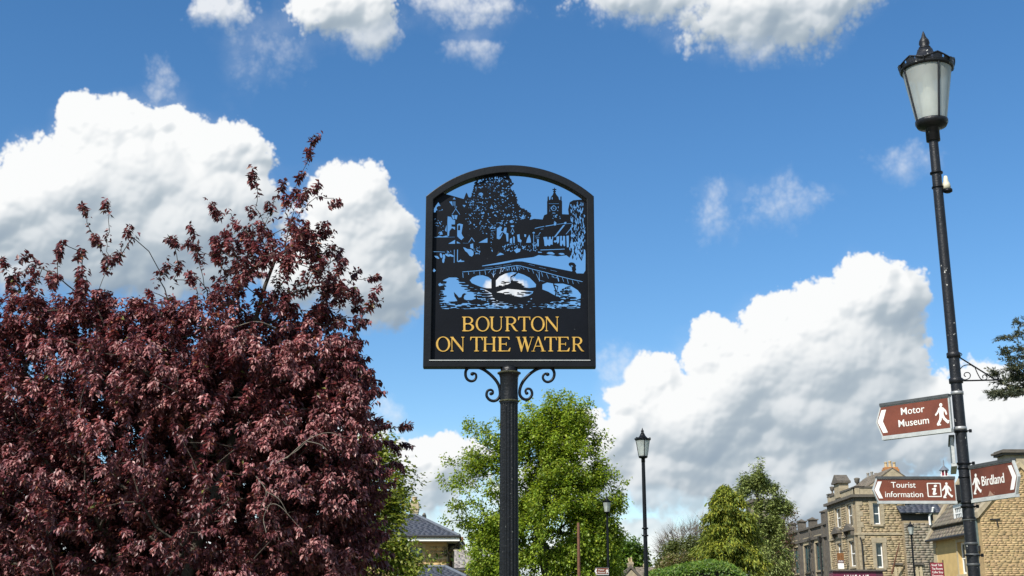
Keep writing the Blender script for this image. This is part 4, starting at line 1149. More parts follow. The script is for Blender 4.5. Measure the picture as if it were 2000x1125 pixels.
# dense shaded inside of the crown
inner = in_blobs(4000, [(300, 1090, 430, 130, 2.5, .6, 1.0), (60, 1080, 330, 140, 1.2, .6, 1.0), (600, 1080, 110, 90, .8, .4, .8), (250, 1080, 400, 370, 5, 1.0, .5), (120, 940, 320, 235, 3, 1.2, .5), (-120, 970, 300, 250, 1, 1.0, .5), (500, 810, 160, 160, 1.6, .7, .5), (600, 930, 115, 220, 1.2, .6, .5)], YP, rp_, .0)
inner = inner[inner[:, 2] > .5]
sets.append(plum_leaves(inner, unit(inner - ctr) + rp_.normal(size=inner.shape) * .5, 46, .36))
# rosettes of young drooping leaves, outer face; sunlit paleness put into their colour
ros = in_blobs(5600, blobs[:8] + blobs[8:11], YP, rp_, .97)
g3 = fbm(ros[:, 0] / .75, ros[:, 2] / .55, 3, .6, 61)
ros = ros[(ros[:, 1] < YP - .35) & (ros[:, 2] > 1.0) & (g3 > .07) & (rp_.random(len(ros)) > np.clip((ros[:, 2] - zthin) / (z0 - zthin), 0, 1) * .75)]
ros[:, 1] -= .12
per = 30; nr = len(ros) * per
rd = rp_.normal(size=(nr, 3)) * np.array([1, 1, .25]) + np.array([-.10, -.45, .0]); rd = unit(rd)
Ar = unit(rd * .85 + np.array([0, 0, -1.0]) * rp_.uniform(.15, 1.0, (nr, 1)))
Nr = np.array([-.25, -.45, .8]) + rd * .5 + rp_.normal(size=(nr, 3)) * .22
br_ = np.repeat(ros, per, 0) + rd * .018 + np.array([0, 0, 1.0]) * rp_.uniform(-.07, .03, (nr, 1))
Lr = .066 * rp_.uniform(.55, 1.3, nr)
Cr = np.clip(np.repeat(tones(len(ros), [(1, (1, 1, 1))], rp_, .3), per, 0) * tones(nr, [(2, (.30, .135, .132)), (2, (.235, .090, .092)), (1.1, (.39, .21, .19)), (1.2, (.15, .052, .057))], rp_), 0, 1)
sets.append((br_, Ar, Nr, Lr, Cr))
b, A, Nn, L, C = [np.concatenate(z) for z in zip(*sets)]
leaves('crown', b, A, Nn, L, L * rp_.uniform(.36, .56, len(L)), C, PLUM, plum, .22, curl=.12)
# bare twigs looping out of the crown
rt = random.Random(8)
for pts in ([(560,895),(600,860),(640,845),(675,855)], [(600,862),(625,868),(640,880)], [(540,905),(580,880),(610,850)], [(500,930),(520,960),(510,990)], [(505,1000),(540,985),(585,1030)], [(520,960),(545,975),(560,1000)], [(520,1040),(515,1010),(530,980)], [(455,640),(500,628),(540,640)]):
    dy = -rt.uniform(1.5, 2.0) if pts[0][1] > 800 else -rt.uniform(.7, 1.2)
    C_ = curve(pts, 6); P = [at(x, y, YP + dy) for x, y in C_]
    MB().tube(P, [.0065 * (1 - .7 * k / len(P)) for k in range(len(P))], 5).build('bare_twig', BARK_PALE, plum)

# ---- generic broadleaf tree from blobs
def broadleaf(name, label, Y, base_px, blobs, n, per, shoot, L, pal, leafm, seed, trunk_px, r_max=.25, bark=BARK, droop=.5, gapk=.18, cat='tree', group=None, r_tip=.006, shell=.45, wide=.62, minz=.4, extra=None, spread=.8, gapS=1.0, wig=.07):
    rng = np.random.default_rng(seed)
    b0 = at(base_px, 1125, Y)
    t = thing(name, (b0.x, Y, 0), label, cat, group)
    P = in_blobs(n, blobs, Y, rng, shell)
    g = fbm(P[:, 0] / gapS + P[:, 1] * .5, P[:, 2] / gapS * 1.1 + P[:, 1] * .6, 2, .5, seed)
    P = P[(g > -gapk) & (P[:, 2] > minz)]
    if extra is not None:
        E = []
        for l in extra:
            dy = rng.uniform(-1, 1)
            Q = [np.array(at(x, y, Y + dy)) for x, y in l]
            for a, b in zip(Q[:-1], Q[1:]):
                m_ = max(2, int(np.linalg.norm(b - a) / (shoot * .8)))
                E += [a + (b - a) * (k + 1) / m_ + rng.normal(size=3) * shoot * .2 for k in range(m_)]
        P = np.concatenate([P, np.array(E)])
    tp = [(b0.x, Y, 0)] + [tuple(at(x, y, Y)) for x, y in trunk_px]
    arr, par = skeleton(tp, P)
    branches('trunk', arr, par, r_tip, r_max, bark, t, 2.2, 5, wig, rng)
    c = np.mean(P, 0); c[2] *= .75
    D = unit(P - c) + np.array([0, 0, .3]) + rng.normal(size=P.shape) * .5
    bs, A, Nn, LL = tufts(P, D, per, shoot, rng, droop, L, spread)
    bs += rng.normal(size=bs.shape) * shoot * .22
    C = np.clip(np.repeat(tones(len(P), [(1, (1, 1, 1))], rng, .25), per, 0) * tones(len(bs), pal, rng, .2), 0, 1)
    leaves('crown', bs, A, Nn, LL, LL * wide, C, leafm, t, .2)
    return t

# lime tree behind the sign post
lime_pal = [(3, (.235, .32, .032)), (3, (.175, .265, .030)), (2.4, (.30, .38, .044)), (1, (.11, .18, .024)), (.8, (.36, .41, .065))]
broadleaf('lime_tree', 'tall bright green lime tree with stubby pollarded limbs behind the sign post', 60, 1060,
    [(1075, 905, 92, 100, 1.9), (1100, 850, 66, 70, 1.0), (1085, 1000, 110, 100, 2.2), (1155, 965, 48, 110, 1.0), (1160, 1060, 50, 80, .9), (945, 880, 42, 42, .17), (912, 925, 34, 30, .08), (920, 1005, 34, 28, .09), (957, 1070, 42, 55, .55), (1000, 940, 48, 90, .55), (1040, 1110, 100, 40, 1.0), (1140, 1095, 70, 55, 1.2), (1120, 800, 34, 28, .14), (1198, 985, 18, 60, .12), (1000, 850, 36, 45, .22), (957, 1115, 30, 30, .3), (985, 1040, 40, 50, .4)],
    3700, 52, .58, .145, lime_pal, LIME, 5, [(1056, 1060), (1052, 1000), (1058, 930), (1070, 860), (1082, 800)], r_max=.42, gapk=.06, gapS=1.05, r_tip=.013,
    extra=[[(1060,980),(990,930),(930,915),(900,905),(868,890)], [(990,930),(930,950),(890,955),(865,945)], [(1040,1030),(960,1010),(920,985),(880,990)], [(960,1010),(930,1020),(880,1020)], [(1080,850),(1095,800),(1105,765)], [(1095,820),(1130,790),(1150,780)], [(1110,860),(1160,840),(1185,862)], [(1010,880),(950,850),(910,838)], [(950,850),(925,825),(912,832)], [(1140,930),(1190,930),(1212,942)], [(1070,830),(1040,800),(1030,792)], [(1100,800),(1080,775),(1070,780)], [(1180,980),(1205,960),(1210,985)]])
# low green trees to its right, down the street
broadleaf('tree', 'rounded fresh green tree beyond the cottage roof', 95, 1230,
    [(1225, 1100, 36, 38, 2), (1205, 1110, 30, 50, 1), (1245, 1105, 22, 30, 1), (1190, 1115, 30, 50, 1)], 520, 34, .8, .24, [(3, (.11, .20, .028)), (2, (.15, .24, .04)), (1, (.07, .14, .024))], LIME, 6, [(1226, 1110), (1226, 1090)], r_max=.3, extra=[[(1205, 1080), (1200, 1062), (1212, 1052)], [(1225, 1075), (1232, 1062), (1245, 1056)], [(1215, 1075), (1218, 1058)]])
# green shrub showing past the plum
broadleaf('garden_tree', 'yellow green leafy tree peeping out behind the purple plum', 24, 745,
    [(750, 960, 45, 60, 1.1), (735, 1050, 55, 80, 2.0), (770, 1105, 44, 34, .7), (735, 900, 42, 50, .6), (700, 1100, 60, 60, 1)], 560, 32, .34, .085, [(3, (.23, .27, .045)), (2, (.17, .225, .036)), (2, (.29, .31, .075)), (1, (.10, .15, .025))], LIME, 7, [(748, 1080), (750, 1000), (755, 930)], r_max=.09, r_tip=.003, gapS=.55, gapk=.12,
    extra=[[(790, 1110), (815, 1100), (838, 1082)], [(780, 1060), (800, 1075), (815, 1100)], [(760, 985), (795, 975), (808, 985)], [(740, 900), (735, 870), (745, 850)], [(770, 930), (800, 925), (815, 940)]])
# hedge
hg = np.random.default_rng(12); YH = 58
hx0, hx1 = at(1262, 1110, YH).x, at(1448, 1110, YH).x
hedge = thing('hedge', ((hx0 + hx1) / 2, YH, 0), 'clipped dome-topped green hedge below the golden conifer', 'hedge')
n = 15000; u = hg.uniform(0, 1, n); a = hg.uniform(-.35, math.pi * .75, n)
top = np.interp(1262 + (1448 - 1262) * u, [1262, 1300, 1340, 1390, 1425, 1448], [1121, 1113, 1103, 1097, 1104, 1122]); ht = np.array([at(1400, y, YH).z for y in top])
P = np.stack([hx0 + (hx1 - hx0) * u, YH - np.cos(a) * 1.0 + hg.normal(size=n) * .04, np.where(a < .0, ht * (1 + a * 2.2), ht - .35 + np.sin(a) * .35) + hg.normal(size=n) * .035], 1)
Nn = np.stack([hg.normal(size=n) * .4, -np.cos(a), np.sin(a) + .3], 1); A = unit(hg.normal(size=(n, 3)) + np.array([0, 0, .3])); A = A - unit(Nn) * np.sum(A * unit(Nn), 1, keepdims=True) * .7
Lh = hg.uniform(.09, .17, n)
core = MB(); seg = 24
for k in range(seg):
    xa, xb = hx0 + (hx1 - hx0) * k / seg, hx0 + (hx1 - hx0) * (k + 1) / seg; h_ = float(np.interp(1262 + 186 * (k + .5) / seg, [1262, 1300, 1340, 1390, 1425, 1448], [at(1400, y, YH).z for y in (1121, 1113, 1103, 1097, 1104, 1122)])) - .22
    core.box((xa + .002, YH - .85, 0), (xb, YH + .85, max(.3, h_)))
core.build('twig_core', BARK_DARK, hedge)
leaves('foliage', P, A, Nn, Lh, Lh * .6, tones(n, [(3, (.10, .19, .022)), (2, (.15, .24, .028)), (2, (.065, .13, .017)), (1, (.19, .25, .04))], hg), LIME, hedge)
# bare-twigged tree and bushes behind the hedge
def twiggy(name, label, Y, base_px, fan, n, seed, m, r_tip=.006, leaf=None):
    rng = np.random.default_rng(seed); b0 = at(base_px, 1125, Y); t = thing(name, (b0.x, Y, 0), label, 'tree')
    P = in_blobs(n, fan, Y, rng, .35)
    arr, par = skeleton([(b0.x, Y, 0), tuple(at(base_px, 1105, Y)), tuple(at(base_px, 1085, Y))], P, .9)
    branches('trunk', arr, par, r_tip, .22, m, t, 2.4, 4, .06, rng)
    D = unit(P - np.array(b0)) + rng.normal(size=P.shape) * .25
    tw_ = np.repeat(P, 7, 0); d = unit(np.repeat(D, 7, 0) + rng.normal(size=(len(P) * 7, 3)) * .35)
    l = rng.uniform(.5, 1.2, len(tw_)); s = unit(np.cross(d, rng.normal(size=d.shape)))
    V = np.stack([tw_ - s * .012, tw_ + s * .012, tw_ + d * l[:, None]], 1).reshape(-1, 3)
    fast_mesh('twigs', V, np.arange(len(V)).reshape(-1, 3), None, m, t, 'stuff')
    if leaf is not None:
        bs, A, Nn, LL = tufts(P, D, leaf[0], .6, rng, .3, leaf[1]); bs += rng.normal(size=bs.shape) * .3
        leaves('crown', bs, A, Nn, LL, LL * .6, tones(len(bs), leaf[2], rng), LIME, t)
    return t
twiggy('bare_tree', 'grey bare-twigged tree just breaking into leaf above the hedge', 88, 1340, [(1345, 1060, 46, 32, 2), (1365, 1046, 32, 30, 1), (1310, 1075, 24, 24, .8)], 300, 31, BARK_PALE, leaf=(1, .13, [(1, (.12, .13, .05))]))
broadleaf('bush', 'dull olive green bush below the bare-twigged tree', 84, 1330, [(1335, 1085, 42, 30, 2), (1365, 1080, 26, 40, 1), (1310, 1100, 24, 22, .8)], 360, 34, .6, .18, [(3, (.11, .135, .045)), (2, (.15, .175, .06)), (1, (.07, .095, .03))], LIME, 33, [(1335, 1112), (1335, 1095)], r_max=.12, cat='bush')
broadleaf('flowering_bush', 'pale cream and pink flowering bush behind the hedge', 70, 1338, [(1335, 1099, 32, 15, 2), (1370, 1106, 30, 14, 1), (1310, 1106, 20, 12, .6)], 260, 32, .42, .12, [(3, (.22, .23, .09)), (2, (.30, .24, .15)), (2, (.13, .16, .04))], LIME, 34, [(1338, 1118), (1338, 1108)], r_max=.08, cat='bush')
broadleaf('flowering_tree', 'sparse pinkish brown tree beside the battlemented building', 92, 1525, [(1525, 1070, 24, 55, 2), (1510, 1040, 22, 40, 1), (1520, 1110, 26, 30, 1), (1540, 1010, 16, 20, .4)], 330, 24, .8, .16, [(2, (.20, .15, .10)), (2, (.14, .10, .05)), (1.4, (.07, .10, .03)), (.6, (.24, .10, .10))], LIME, 35, [(1525, 1090), (1522, 1050), (1520, 1020)], r_max=.16)

# ---- conifers: tiers of drooping sprays
def conifer(name, label, Y, px, y_top, y_bot, half, tiers, per, seed, pal, lean=0.0, droop=.55, L=.30, sparse=0.0, leafw=.3, tuftn=16, tuft=.55, side=None):
    rng = np.random.default_rng(seed); b0 = at(px, 1125, Y); t = thing(name, (b0.x, Y, 0), label, 'conifer')
    zt = at(px, y_top, Y).z; zb = max(.6, at(px, y_bot, Y).z); s = Y / F / CP
    tr = MB(); m_ = 10
    tr.tube([(b0.x + lean * k / m_, Y, zt * .985 * k / m_) for k in range(m_ + 1)], [.16 * (1 - k / m_) + .02 for k in range(m_ + 1)], 8); tr.build('trunk', BARK_DARK, t)
    limbs = MB(); Pn = []; Dn = []; Cn = []
    for i in range(tiers):
        f = (i + .5) / tiers; z = zb + (zt - zb) * f; reach = np.interp(f, half[0], half[1]) * s
        for k in range(per):
            if rng.random() < sparse: continue
            a = 2 * math.pi * (k + rng.random() * .9) / per + i * 1.3
            r = reach * rng.uniform(.48, 1.16) * (side(a) if side else 1); zz = z + rng.uniform(-.5, .5) * (zt - zb) / tiers
            d = np.array([math.cos(a), math.sin(a), 0]); q = 9; prev = []
            for j in range(q + 1):
                u = j / q; p = np.array([b0.x + lean * zz / zt, Y, zz]) + d * r * u + np.array([0, 0, r * (.22 * u - droop * u * u * .75)])
                prev.append(p)
                if u > .22:
                    w = (.35 + .65 * math.sin(math.pi * min(1, u * .8 + .1)))
                    for _ in range(2 if u < .9 else 3):
                        sd = np.array([-d[1], d[0], 0]) * rng.normal() * .30 * w * r * .5
                        Pn.append(p + sd + np.array([0, 0, -abs(rng.normal()) * .06])); Dn.append(d * .8 + np.array([0, 0, -droop * .8]) + rng.normal(size=3) * .25 + sd * .6)
            limbs.tube(prev, [.045 * (1 - .8 * j / q) for j in range(q + 1)], 4)
    limbs.build('limbs', BARK_DARK, t)
    P = np.array(Pn); D = np.array(Dn)
    bs, A, Nn, LL = tufts(P, D, tuftn, tuft, rng, droop * .9, L, .55, .6); bs += rng.normal(size=bs.shape) * tuft * .16
    C = np.clip(np.repeat(tones(len(P), [(1, (1, 1, 1))], rng, .2), tuftn, 0) * tones(len(bs), pal, rng, .2), 0, 1)
    leaves('crown', bs, A, Nn, LL, LL * leafw, C, NEEDLE, t, .15)
    return t
conifer('golden_conifer', 'golden green conifer with drooping tiered sprays above the hedge', 66, 1425, 955, 1110, ([0, .25, .5, .75, .92, 1], [72, 62, 54, 40, 18, 5]), 10, 9, 41,
    [(3, (.21, .24, .03)), (3, (.15, .20, .03)), (2, (.29, .29, .035)), (1.2, (.09, .13, .024))], droop=.55, L=.22, tuftn=34)
broadleaf('dark_conifer', 'taller dark green conifer with open irregular branches and bare trunk gaps', 74, 1484,
    [(1481, 906, 5, 8, .12), (1479, 917, 10, 9, .3), (1474, 929, 14, 9, .45), (1463, 942, 16, 12, .7), (1487, 938, 12, 10, .4), (1482, 953, 14, 10, .4), (1503, 959, 15, 13, .7), (1521, 964, 13, 12, .5), (1514, 983, 20, 17, .9), (1538, 992, 11, 8, .3), (1474, 978, 14, 14, .6), (1501, 996, 26, 18, 1), (1449, 959, 14, 12, .5), (1487, 1020, 36, 28, 1.8), (1508, 1038, 32, 28, 1.5), (1487, 1067, 46, 36, 2.6), (1497, 1100, 50, 40, 3)],
    1350, 30, .5, .18, [(3, (.235, .28, .085)), (3, (.175, .22, .066)), (2, (.29, .335, .10)), (1, (.11, .145, .048))], NEEDLE, 42, [(1485, 1090), (1486, 1040), (1485, 990), (1483, 940), (1481, 905)], r_max=.16, r_tip=.010, bark=BARK_DARK, gapS=.9, gapk=.02, wide=.4, shell=.3, cat='conifer',
    extra=[[(1484, 945), (1482, 918), (1481, 898)], [(1483, 930), (1484, 908)], [(1484, 960), (1503, 962), (1520, 958)], [(1484, 972), (1510, 975), (1530, 970)], [(1485, 1000), (1515, 1000), (1545, 992)], [(1485, 945), (1465, 935), (1452, 932)], [(1484, 965), (1460, 962), (1440, 955)]])

# ---- cedar reaching in from the right
YC = 17.5
cr_ = np.random.default_rng(77)
cb = at(2330, 1125, YC)
cedar = thing('cedar_tree', (cb.x, YC, 0), 'blue green cedar with flat layered branches reaching in beside the lamp post', 'conifer')
MB().tube([(cb.x, YC, 0), (cb.x - .1, YC, 3), (cb.x, YC, 6.5), (cb.x + .05, YC, 9.5)], [.30, .25, .16, .05], 10).build('trunk', BARK_DARK, cedar)
lm = MB(); Pn = []; Dn = []
TIPS = [(1988, 633, .2), (1962, 662, .6), (1966, 690, .6), (1976, 700, .5), (1946, 728, 1.2), (1960, 745, 1.1), (1944, 772, .9), (1950, 765, 1.1), (1968, 770, .9), (1985, 768, 1), (1990, 740, 1), (1985, 715, 1)]
for x, y, w in TIPS + [(2080, 520, 1), (2120, 450, 1), (2100, 590, 1), (2090, 800, 1), (2130, 880, 1), (2560, 560, 1), (2620, 700, 1), (2600, 820, 1), (2480, 450, 1)]:
    dy = cr_.uniform(-.9, .9); e = np.array(at(x, y, YC + dy)); a = np.array([cb.x, YC, max(2.2, e[2] - .25 + cr_.uniform(-.2, .35))])
    pts = []
    for k in range(11):
        u = k / 10; p = a + (e - a) * u + np.array([0, 0, .35 * math.sin(math.pi * u) * .6]); pts.append(p)
        if u > .35:
            for _ in range(int(5 + 9 * w * (1 - u * .45))):
                q = p + cr_.normal(size=3) * np.array([.13, .18, .050]) * (1.30 - u); Pn.append(q); Dn.append((e - a) * .15 + cr_.normal(size=3) * .22 + np.array([0, 0, -.02]))
    lm.tube(pts, [.035 * (1 - .9 * k / 10) for k in range(11)], 5)
lm.build('limbs', BARK_DARK, cedar)
bs, A, Nn, LL = tufts(np.array(Pn), np.array(Dn), 52, .19, cr_, -.12, .045, .62, .9, .4)
leaves('crown', bs, A, Nn, LL, LL * .26, tones(len(bs), [(3, (.085, .10, .06)), (2, (.060, .076, .055)), (2, (.15, .145, .075)), (1, (.04, .052, .05))], cr_), NEEDLE, cedar, .1)

# ================================================================== buildings
ST_BUFF = mat('buff_rubble_stone', (.335, .262, .155), .9, var=.2, scale=3, bump=.3, bscale=18, attr='tone')
ST_GOLD = mat('golden_rubble_stone', (.395, .285, .15), .9, var=.18, scale=3, bump=.25, bscale=18, attr='tone')
ST_GREY = mat('grey_rubble_stone', (.235, .205, .155), .9, var=.25, scale=3, bump=.4, bscale=18, attr='tone')
MORTAR = mat('lime_mortar', (.29, .228, .14), .95, var=.3, scale=5, bump=.3)
MORTAR_GOLD = mat('golden_mortar', (.38, .268, .13), .95, var=.3, scale=5, bump=.3)
ASHLAR = mat('dressed_limestone', (.33, .275, .185), .85, var=.3, scale=4, bump=.25, bscale=25)
ASHLAR_PALE = mat('pale_limestone', (.42, .35, .22), .85, var=.22, scale=4, bump=.2, bscale=25)
ASHLAR_DARK = mat('dark_limestone', (.105, .092, .075), .9, var=.4, scale=4, bump=.3, bscale=25)  # darker limestone for cornices, hoods, copings and the battlemented front
RENDER_Y = mat('ochre_limewash', (.50, .355, .145), .9, var=.16, scale=2.5, bump=.2, bscale=40)
BLOCK = mat('smooth_ochre_block', (.40, .285, .14), .9, var=.18, scale=3, bump=.2, bscale=30)
SLATE = mat('blue_slate', (.042, .049, .068), .65, var=.12, scale=6, bump=.2, attr='tone')
SLATE_ST = mat('stone_slate', (.185, .155, .115), .9, var=.4, scale=4, bump=.5, attr='tone')
LEAD = mat('lead_flashing', (.12, .135, .16), .5, var=.25, scale=10)
BRICK_O = mat('orange_brick', (.38, .17, .06), .9, var=.35, scale=8, bump=.4)
POT = mat('buff_chimney_pot', (.46, .35, .20), .8, var=.3, scale=8)
POT_G = mat('grey_chimney_pot', (.26, .24, .21), .8, var=.3, scale=8)
DARKPAINT = mat('dark_paint_and_shade', (.018, .017, .017), .5)  # dark joinery and pipes; also the painted shade below the slate eaves
MAROON = mat('maroon_paint', (.13, .016, .045), .45, var=.15)
MAROON2 = mat('dark_plum_paint', (.075, .022, .035), .5, var=.15)
RED = mat('crimson_board', (.20, .018, .035), .45, var=.12)
TEALP = mat('grey_green_panel', (.10, .135, .125), .5, var=.15)
GREYPAINT = mat('pale_soffit_paint', (.42, .40, .36), .7, var=.12)

Zv = Vector((0, 0, 1))
def frame_of(O, u, n):
    O = Vector(O); u = Vector(u); n = Vector(n)
    return lambda a, z, o=0.0: O + u * a + Zv * z + n * o

def pieces(name, boxes, m, parent, rng, jit=.15, kind='stuff', hue=.035):
    """many small boxes (8 corner points each) in one mesh, each with its own tone"""
    V = np.array(boxes, float); n = len(V)
    if n == 0: return
    Fq = np.array([(0,3,2,1),(4,5,6,7),(0,1,5,4),(1,2,6,5),(2,3,7,6),(3,0,4,7)])
    T = (np.arange(n)[:, None, None] * 8 + Fq[None]).reshape(-1, 4)
    c = 1 + rng.uniform(-jit, jit, (n, 1)) + rng.uniform(-hue, hue, (n, 3))
    return fast_mesh(name, V.reshape(-1, 3), T, np.repeat(np.clip(c, .2, 1.6), 8, 0), m, parent, kind)

def boxpts(pl, a0, a1, z0, z1, o0, o1):
    return [pl(a0,z0,o1), pl(a1,z0,o1), pl(a1,z0,o0), pl(a0,z0,o0), pl(a0,z1,o1), pl(a1,z1,o1), pl(a1,z1,o0), pl(a0,z1,o0)]

def wall(parent, pl, W, H, ops, thick, back, stone, seed, course=.16, slen=.36, z_from=0.0, top=None, proud=(.004, .018), stone_from=0.0, name='wall', stones=True):
    """ops: openings (a0, a1, z0, z1); top: list of (a, z) outline above H for a gable"""
    rng = np.random.default_rng(seed)
    xs = sorted({0.0, W, *[min(max(o[k], 0), W) for o in ops for k in (0, 1)]}); zs = sorted({z_from, H, *[min(max(o[k], z_from), H) for o in ops for k in (2, 3)]})
    mb = MB()
    for i in range(len(xs) - 1):
        run = None
        for j in range(len(zs) - 1):
            cx_, cz_ = (xs[i] + xs[i+1]) / 2, (zs[j] + zs[j+1]) / 2
            solid = not any(o[0] < cx_ < o[1] and o[2] < cz_ < o[3] for o in ops)
            if solid: mb.add(boxpts(pl, xs[i], xs[i+1], zs[j], zs[j+1], 0, -thick), [(0,3,2,1),(4,5,6,7),(0,1,5,4),(1,2,6,5),(2,3,7,6),(3,0,4,7)])
    if top: mb.prism([pl(a, z, 0) for a, z in top], pl(0, 0, -thick) - pl(0, 0, 0))
    w = mb.build(name, back, parent)
    if not stones: return w
    def lim(a):
        if not top: return H
        best = H; P = top
        for (xa, za), (xb, zb) in zip(P, P[1:] + P[:1]):
            if xa != xb and min(xa, xb) <= a <= max(xa, xb): best = max(best, za + (zb - za) * (a - xa) / (xb - xa))
        return best
    Hmax = max([H] + [z for _, z in (top or [])]); z = max(stone_from, z_from); B = []
    while z < Hmax - .05:
        h = course * rng.uniform(.72, 1.3); a = -rng.uniform(0, .2)
        while a < W:
            l = slen * rng.uniform(.5, 1.6); a0, a1 = max(a, 0), min(a + l, W); a += l
            if a1 - a0 < .06: continue
            if z + h > min(lim(a0), lim(a1)) + .001 and z + h > H: 
                continue
            z1_ = min(z + h, Hmax)
            cut = [(a0, a1)]
            for o in ops:
                if o[2] < z1_ - .01 and o[3] > z + .01:
                    nc = []
                    for p, q in cut:
                        if o[1] <= p or o[0] >= q: nc.append((p, q)); continue
                        if o[0] - p > .05: nc.append((p, o[0]))
                        if q - o[1] > .05: nc.append((o[1], q))
                    cut = nc
            for p, q in cut:
                g = .008 + .006 * rng.random(); pr = rng.uniform(*proud)
                b = boxpts(pl, p + g, q - g, z + g, z1_ - g, -.02, pr)
                jz = rng.normal(size=8) * .007
                b = [v + Zv * j for v, j in zip(b, jz)]
                B.append(b)
        z += h
    pieces('stonework', B, stone, w, rng, .10)
    return w

def sash(parent, pl, a0, a1, z0, z1, frame_m=WHITE, glass=PANE, rec=.14, bars=0, mid=True, sill=ASHLAR, fw=.07, silld=.10):
    fr = MB()
    def bx(x0, x1, y0, y1, o0, o1): fr.add(boxpts(pl, x0, x1, y0, y1, o0, o1), [(0,3,2,1),(4,5,6,7),(0,1,5,4),(1,2,6,5),(2,3,7,6),(3,0,4,7)])
    bx(a0 + .004, a0 + fw, z0 + .004, z1 - .004, -rec - .06, -rec); bx(a1 - fw, a1 - .004, z0 + .004, z1 - .004, -rec - .06, -rec)
    bx(a0 + fw, a1 - fw, z1 - fw, z1 - .004, -rec - .06, -rec); bx(a0 + fw, a1 - fw, z0 + .004, z0 + fw * 1.2, -rec - .06, -rec)
    zm = (z0 + z1) / 2
    if mid: bx(a0 + fw, a1 - fw, zm - .03, zm + .03, -rec - .06, -rec - .004)
    for k in range(bars):
        x = a0 + fw + (a1 - a0 - 2*fw) * (k + 1) / (bars + 1); bx(x - .014, x + .014, z0 + fw * 1.2, z1 - fw, -rec - .055, -rec - .018)
        if bars > 1:
            for f in (.25, .75): bx(a0 + fw, a1 - fw, z0 + (z1 - z0) * f - .014, z0 + (z1 - z0) * f + .014, -rec - .054, -rec - .019)
    w = fr.build('window', frame_m, parent)
    for lo, hi in ([(z0 + fw, zm - .03), (zm + .03, z1 - fw)] if mid else [(z0 + fw, z1 - fw)]):
        MB().add(boxpts(pl, a0 + fw, a1 - fw, lo, hi, -rec - .045, -rec - .035), [(0,3,2,1),(4,5,6,7),(0,1,5,4),(1,2,6,5),(2,3,7,6),(3,0,4,7)]).build('pane', glass, w)
    if sill: MB().add(boxpts(pl, a0 - .12, a1 + .12, z0 - .13, z0 - .004, -rec + .005, silld), [(0,3,2,1),(4,5,6,7),(0,1,5,4),(1,2,6,5),(2,3,7,6),(3,0,4,7)]).build('sill', sill, w)
    # a dark room behind the glass
    return w

def surround(parent, pl, a0, a1, z0, z1, m=ASHLAR, w=.20, lint=.30, o=.034):
    for p in ((a0 - w, a0 - .004, z0, z1), (a1 + .004, a1 + w, z0, z1)): MB().add(boxpts(pl, p[0], p[1], p[2], p[3], -.06, o), [(0,3,2,1),(4,5,6,7),(0,1,5,4),(1,2,6,5),(2,3,7,6),(3,0,4,7)]).build('jamb', m, parent)
    MB().add(boxpts(pl, a0 - w * 1.15, a1 + w * 1.15, z1 + .004, z1 + lint, -.06, o + .006), [(0,3,2,1),(4,5,6,7),(0,1,5,4),(1,2,6,5),(2,3,7,6),(3,0,4,7)]).build('lintel', m, parent)

def bar(parent, pl, a0, a1, z0, z1, o0, o1, m, name):
    return MB().add(boxpts(pl, a0, a1, z0, z1, o0, o1), [(0,3,2,1),(4,5,6,7),(0,1,5,4),(1,2,6,5),(2,3,7,6),(3,0,4,7)]).build(name, m, parent)

def quoins(parent, pl, side_a, z0, z1, m, seed, s=1):
    """corner blocks, long and short by turns"""
    r = random.Random(seed); z = z0; k = 0
    while z < z1 - .1:
        h = min(r.uniform(.30, .40), z1 - z); l = .42 if k % 2 else .24
        a0, a1 = (side_a, side_a + l) if s > 0 else (side_a - l, side_a)
        bar(parent, pl, a0, a1, z + .006, z + h - .006, -.05, .038, m, 'quoin'); z += h; k += 1

def roof_slope(parent, eL, eR, rL, rR, m, seed, course=.25, width=.32, th=.06, name='roof', jit=.13):
    """one roof slope with lapped slates: eave left/right, ridge left/right (as seen from outside)"""
    eL, eR, rL, rR = map(Vector, (eL, eR, rL, rR)); nrm = (eR - eL).cross(rL - eL).normalized()
    if nrm.z < 0: nrm = -nrm
    slab = MB().prism([eL, eR, rR, rL], -nrm * th).build(name, m, parent)
    if slab.data.color_attributes.get('tone') is None:
        ca = slab.data.color_attributes.new('tone', 'FLOAT_COLOR', 'POINT'); ca.data.foreach_set('color', [.7] * (4 * len(slab.data.vertices)))
    rng = np.random.default_rng(seed); hgt = max((rL - eL).length, (rR - eR).length); n = max(2, int(hgt / course)); B = []
    for i in range(n):
        f0, f1 = i / n, min(1, (i + 1.12) / n)
        a, b = eL.lerp(rL, f0), eR.lerp(rR, f0); c, d = eL.lerp(rL, f1), eR.lerp(rR, f1); wl = (b - a).length
        if wl < .05: continue
        t = -rng.uniform(0, width)
        while t < wl:
            l = width * rng.uniform(.7, 1.35); t0, t1 = max(0, t) / wl, min(wl, t + l) / wl; t += l
            if t1 - t0 < .05 / wl: continue
            g = .006 / wl; lo = .012 + (rng.uniform(0, .008) if jit > .06 else 0); hi = .006
            p = [a.lerp(b, t0 + g), a.lerp(b, t1 - g), c.lerp(d, t1 - g), c.lerp(d, t0 + g)]
            B.append([p[0] - nrm*.02, p[1] - nrm*.02, p[2] - nrm*.02, p[3] - nrm*.02, p[0] + nrm*lo, p[1] + nrm*lo, p[2] + nrm*hi, p[3] + nrm*hi])
    pieces('slates', B, m, slab, rng, jit)
    return slab

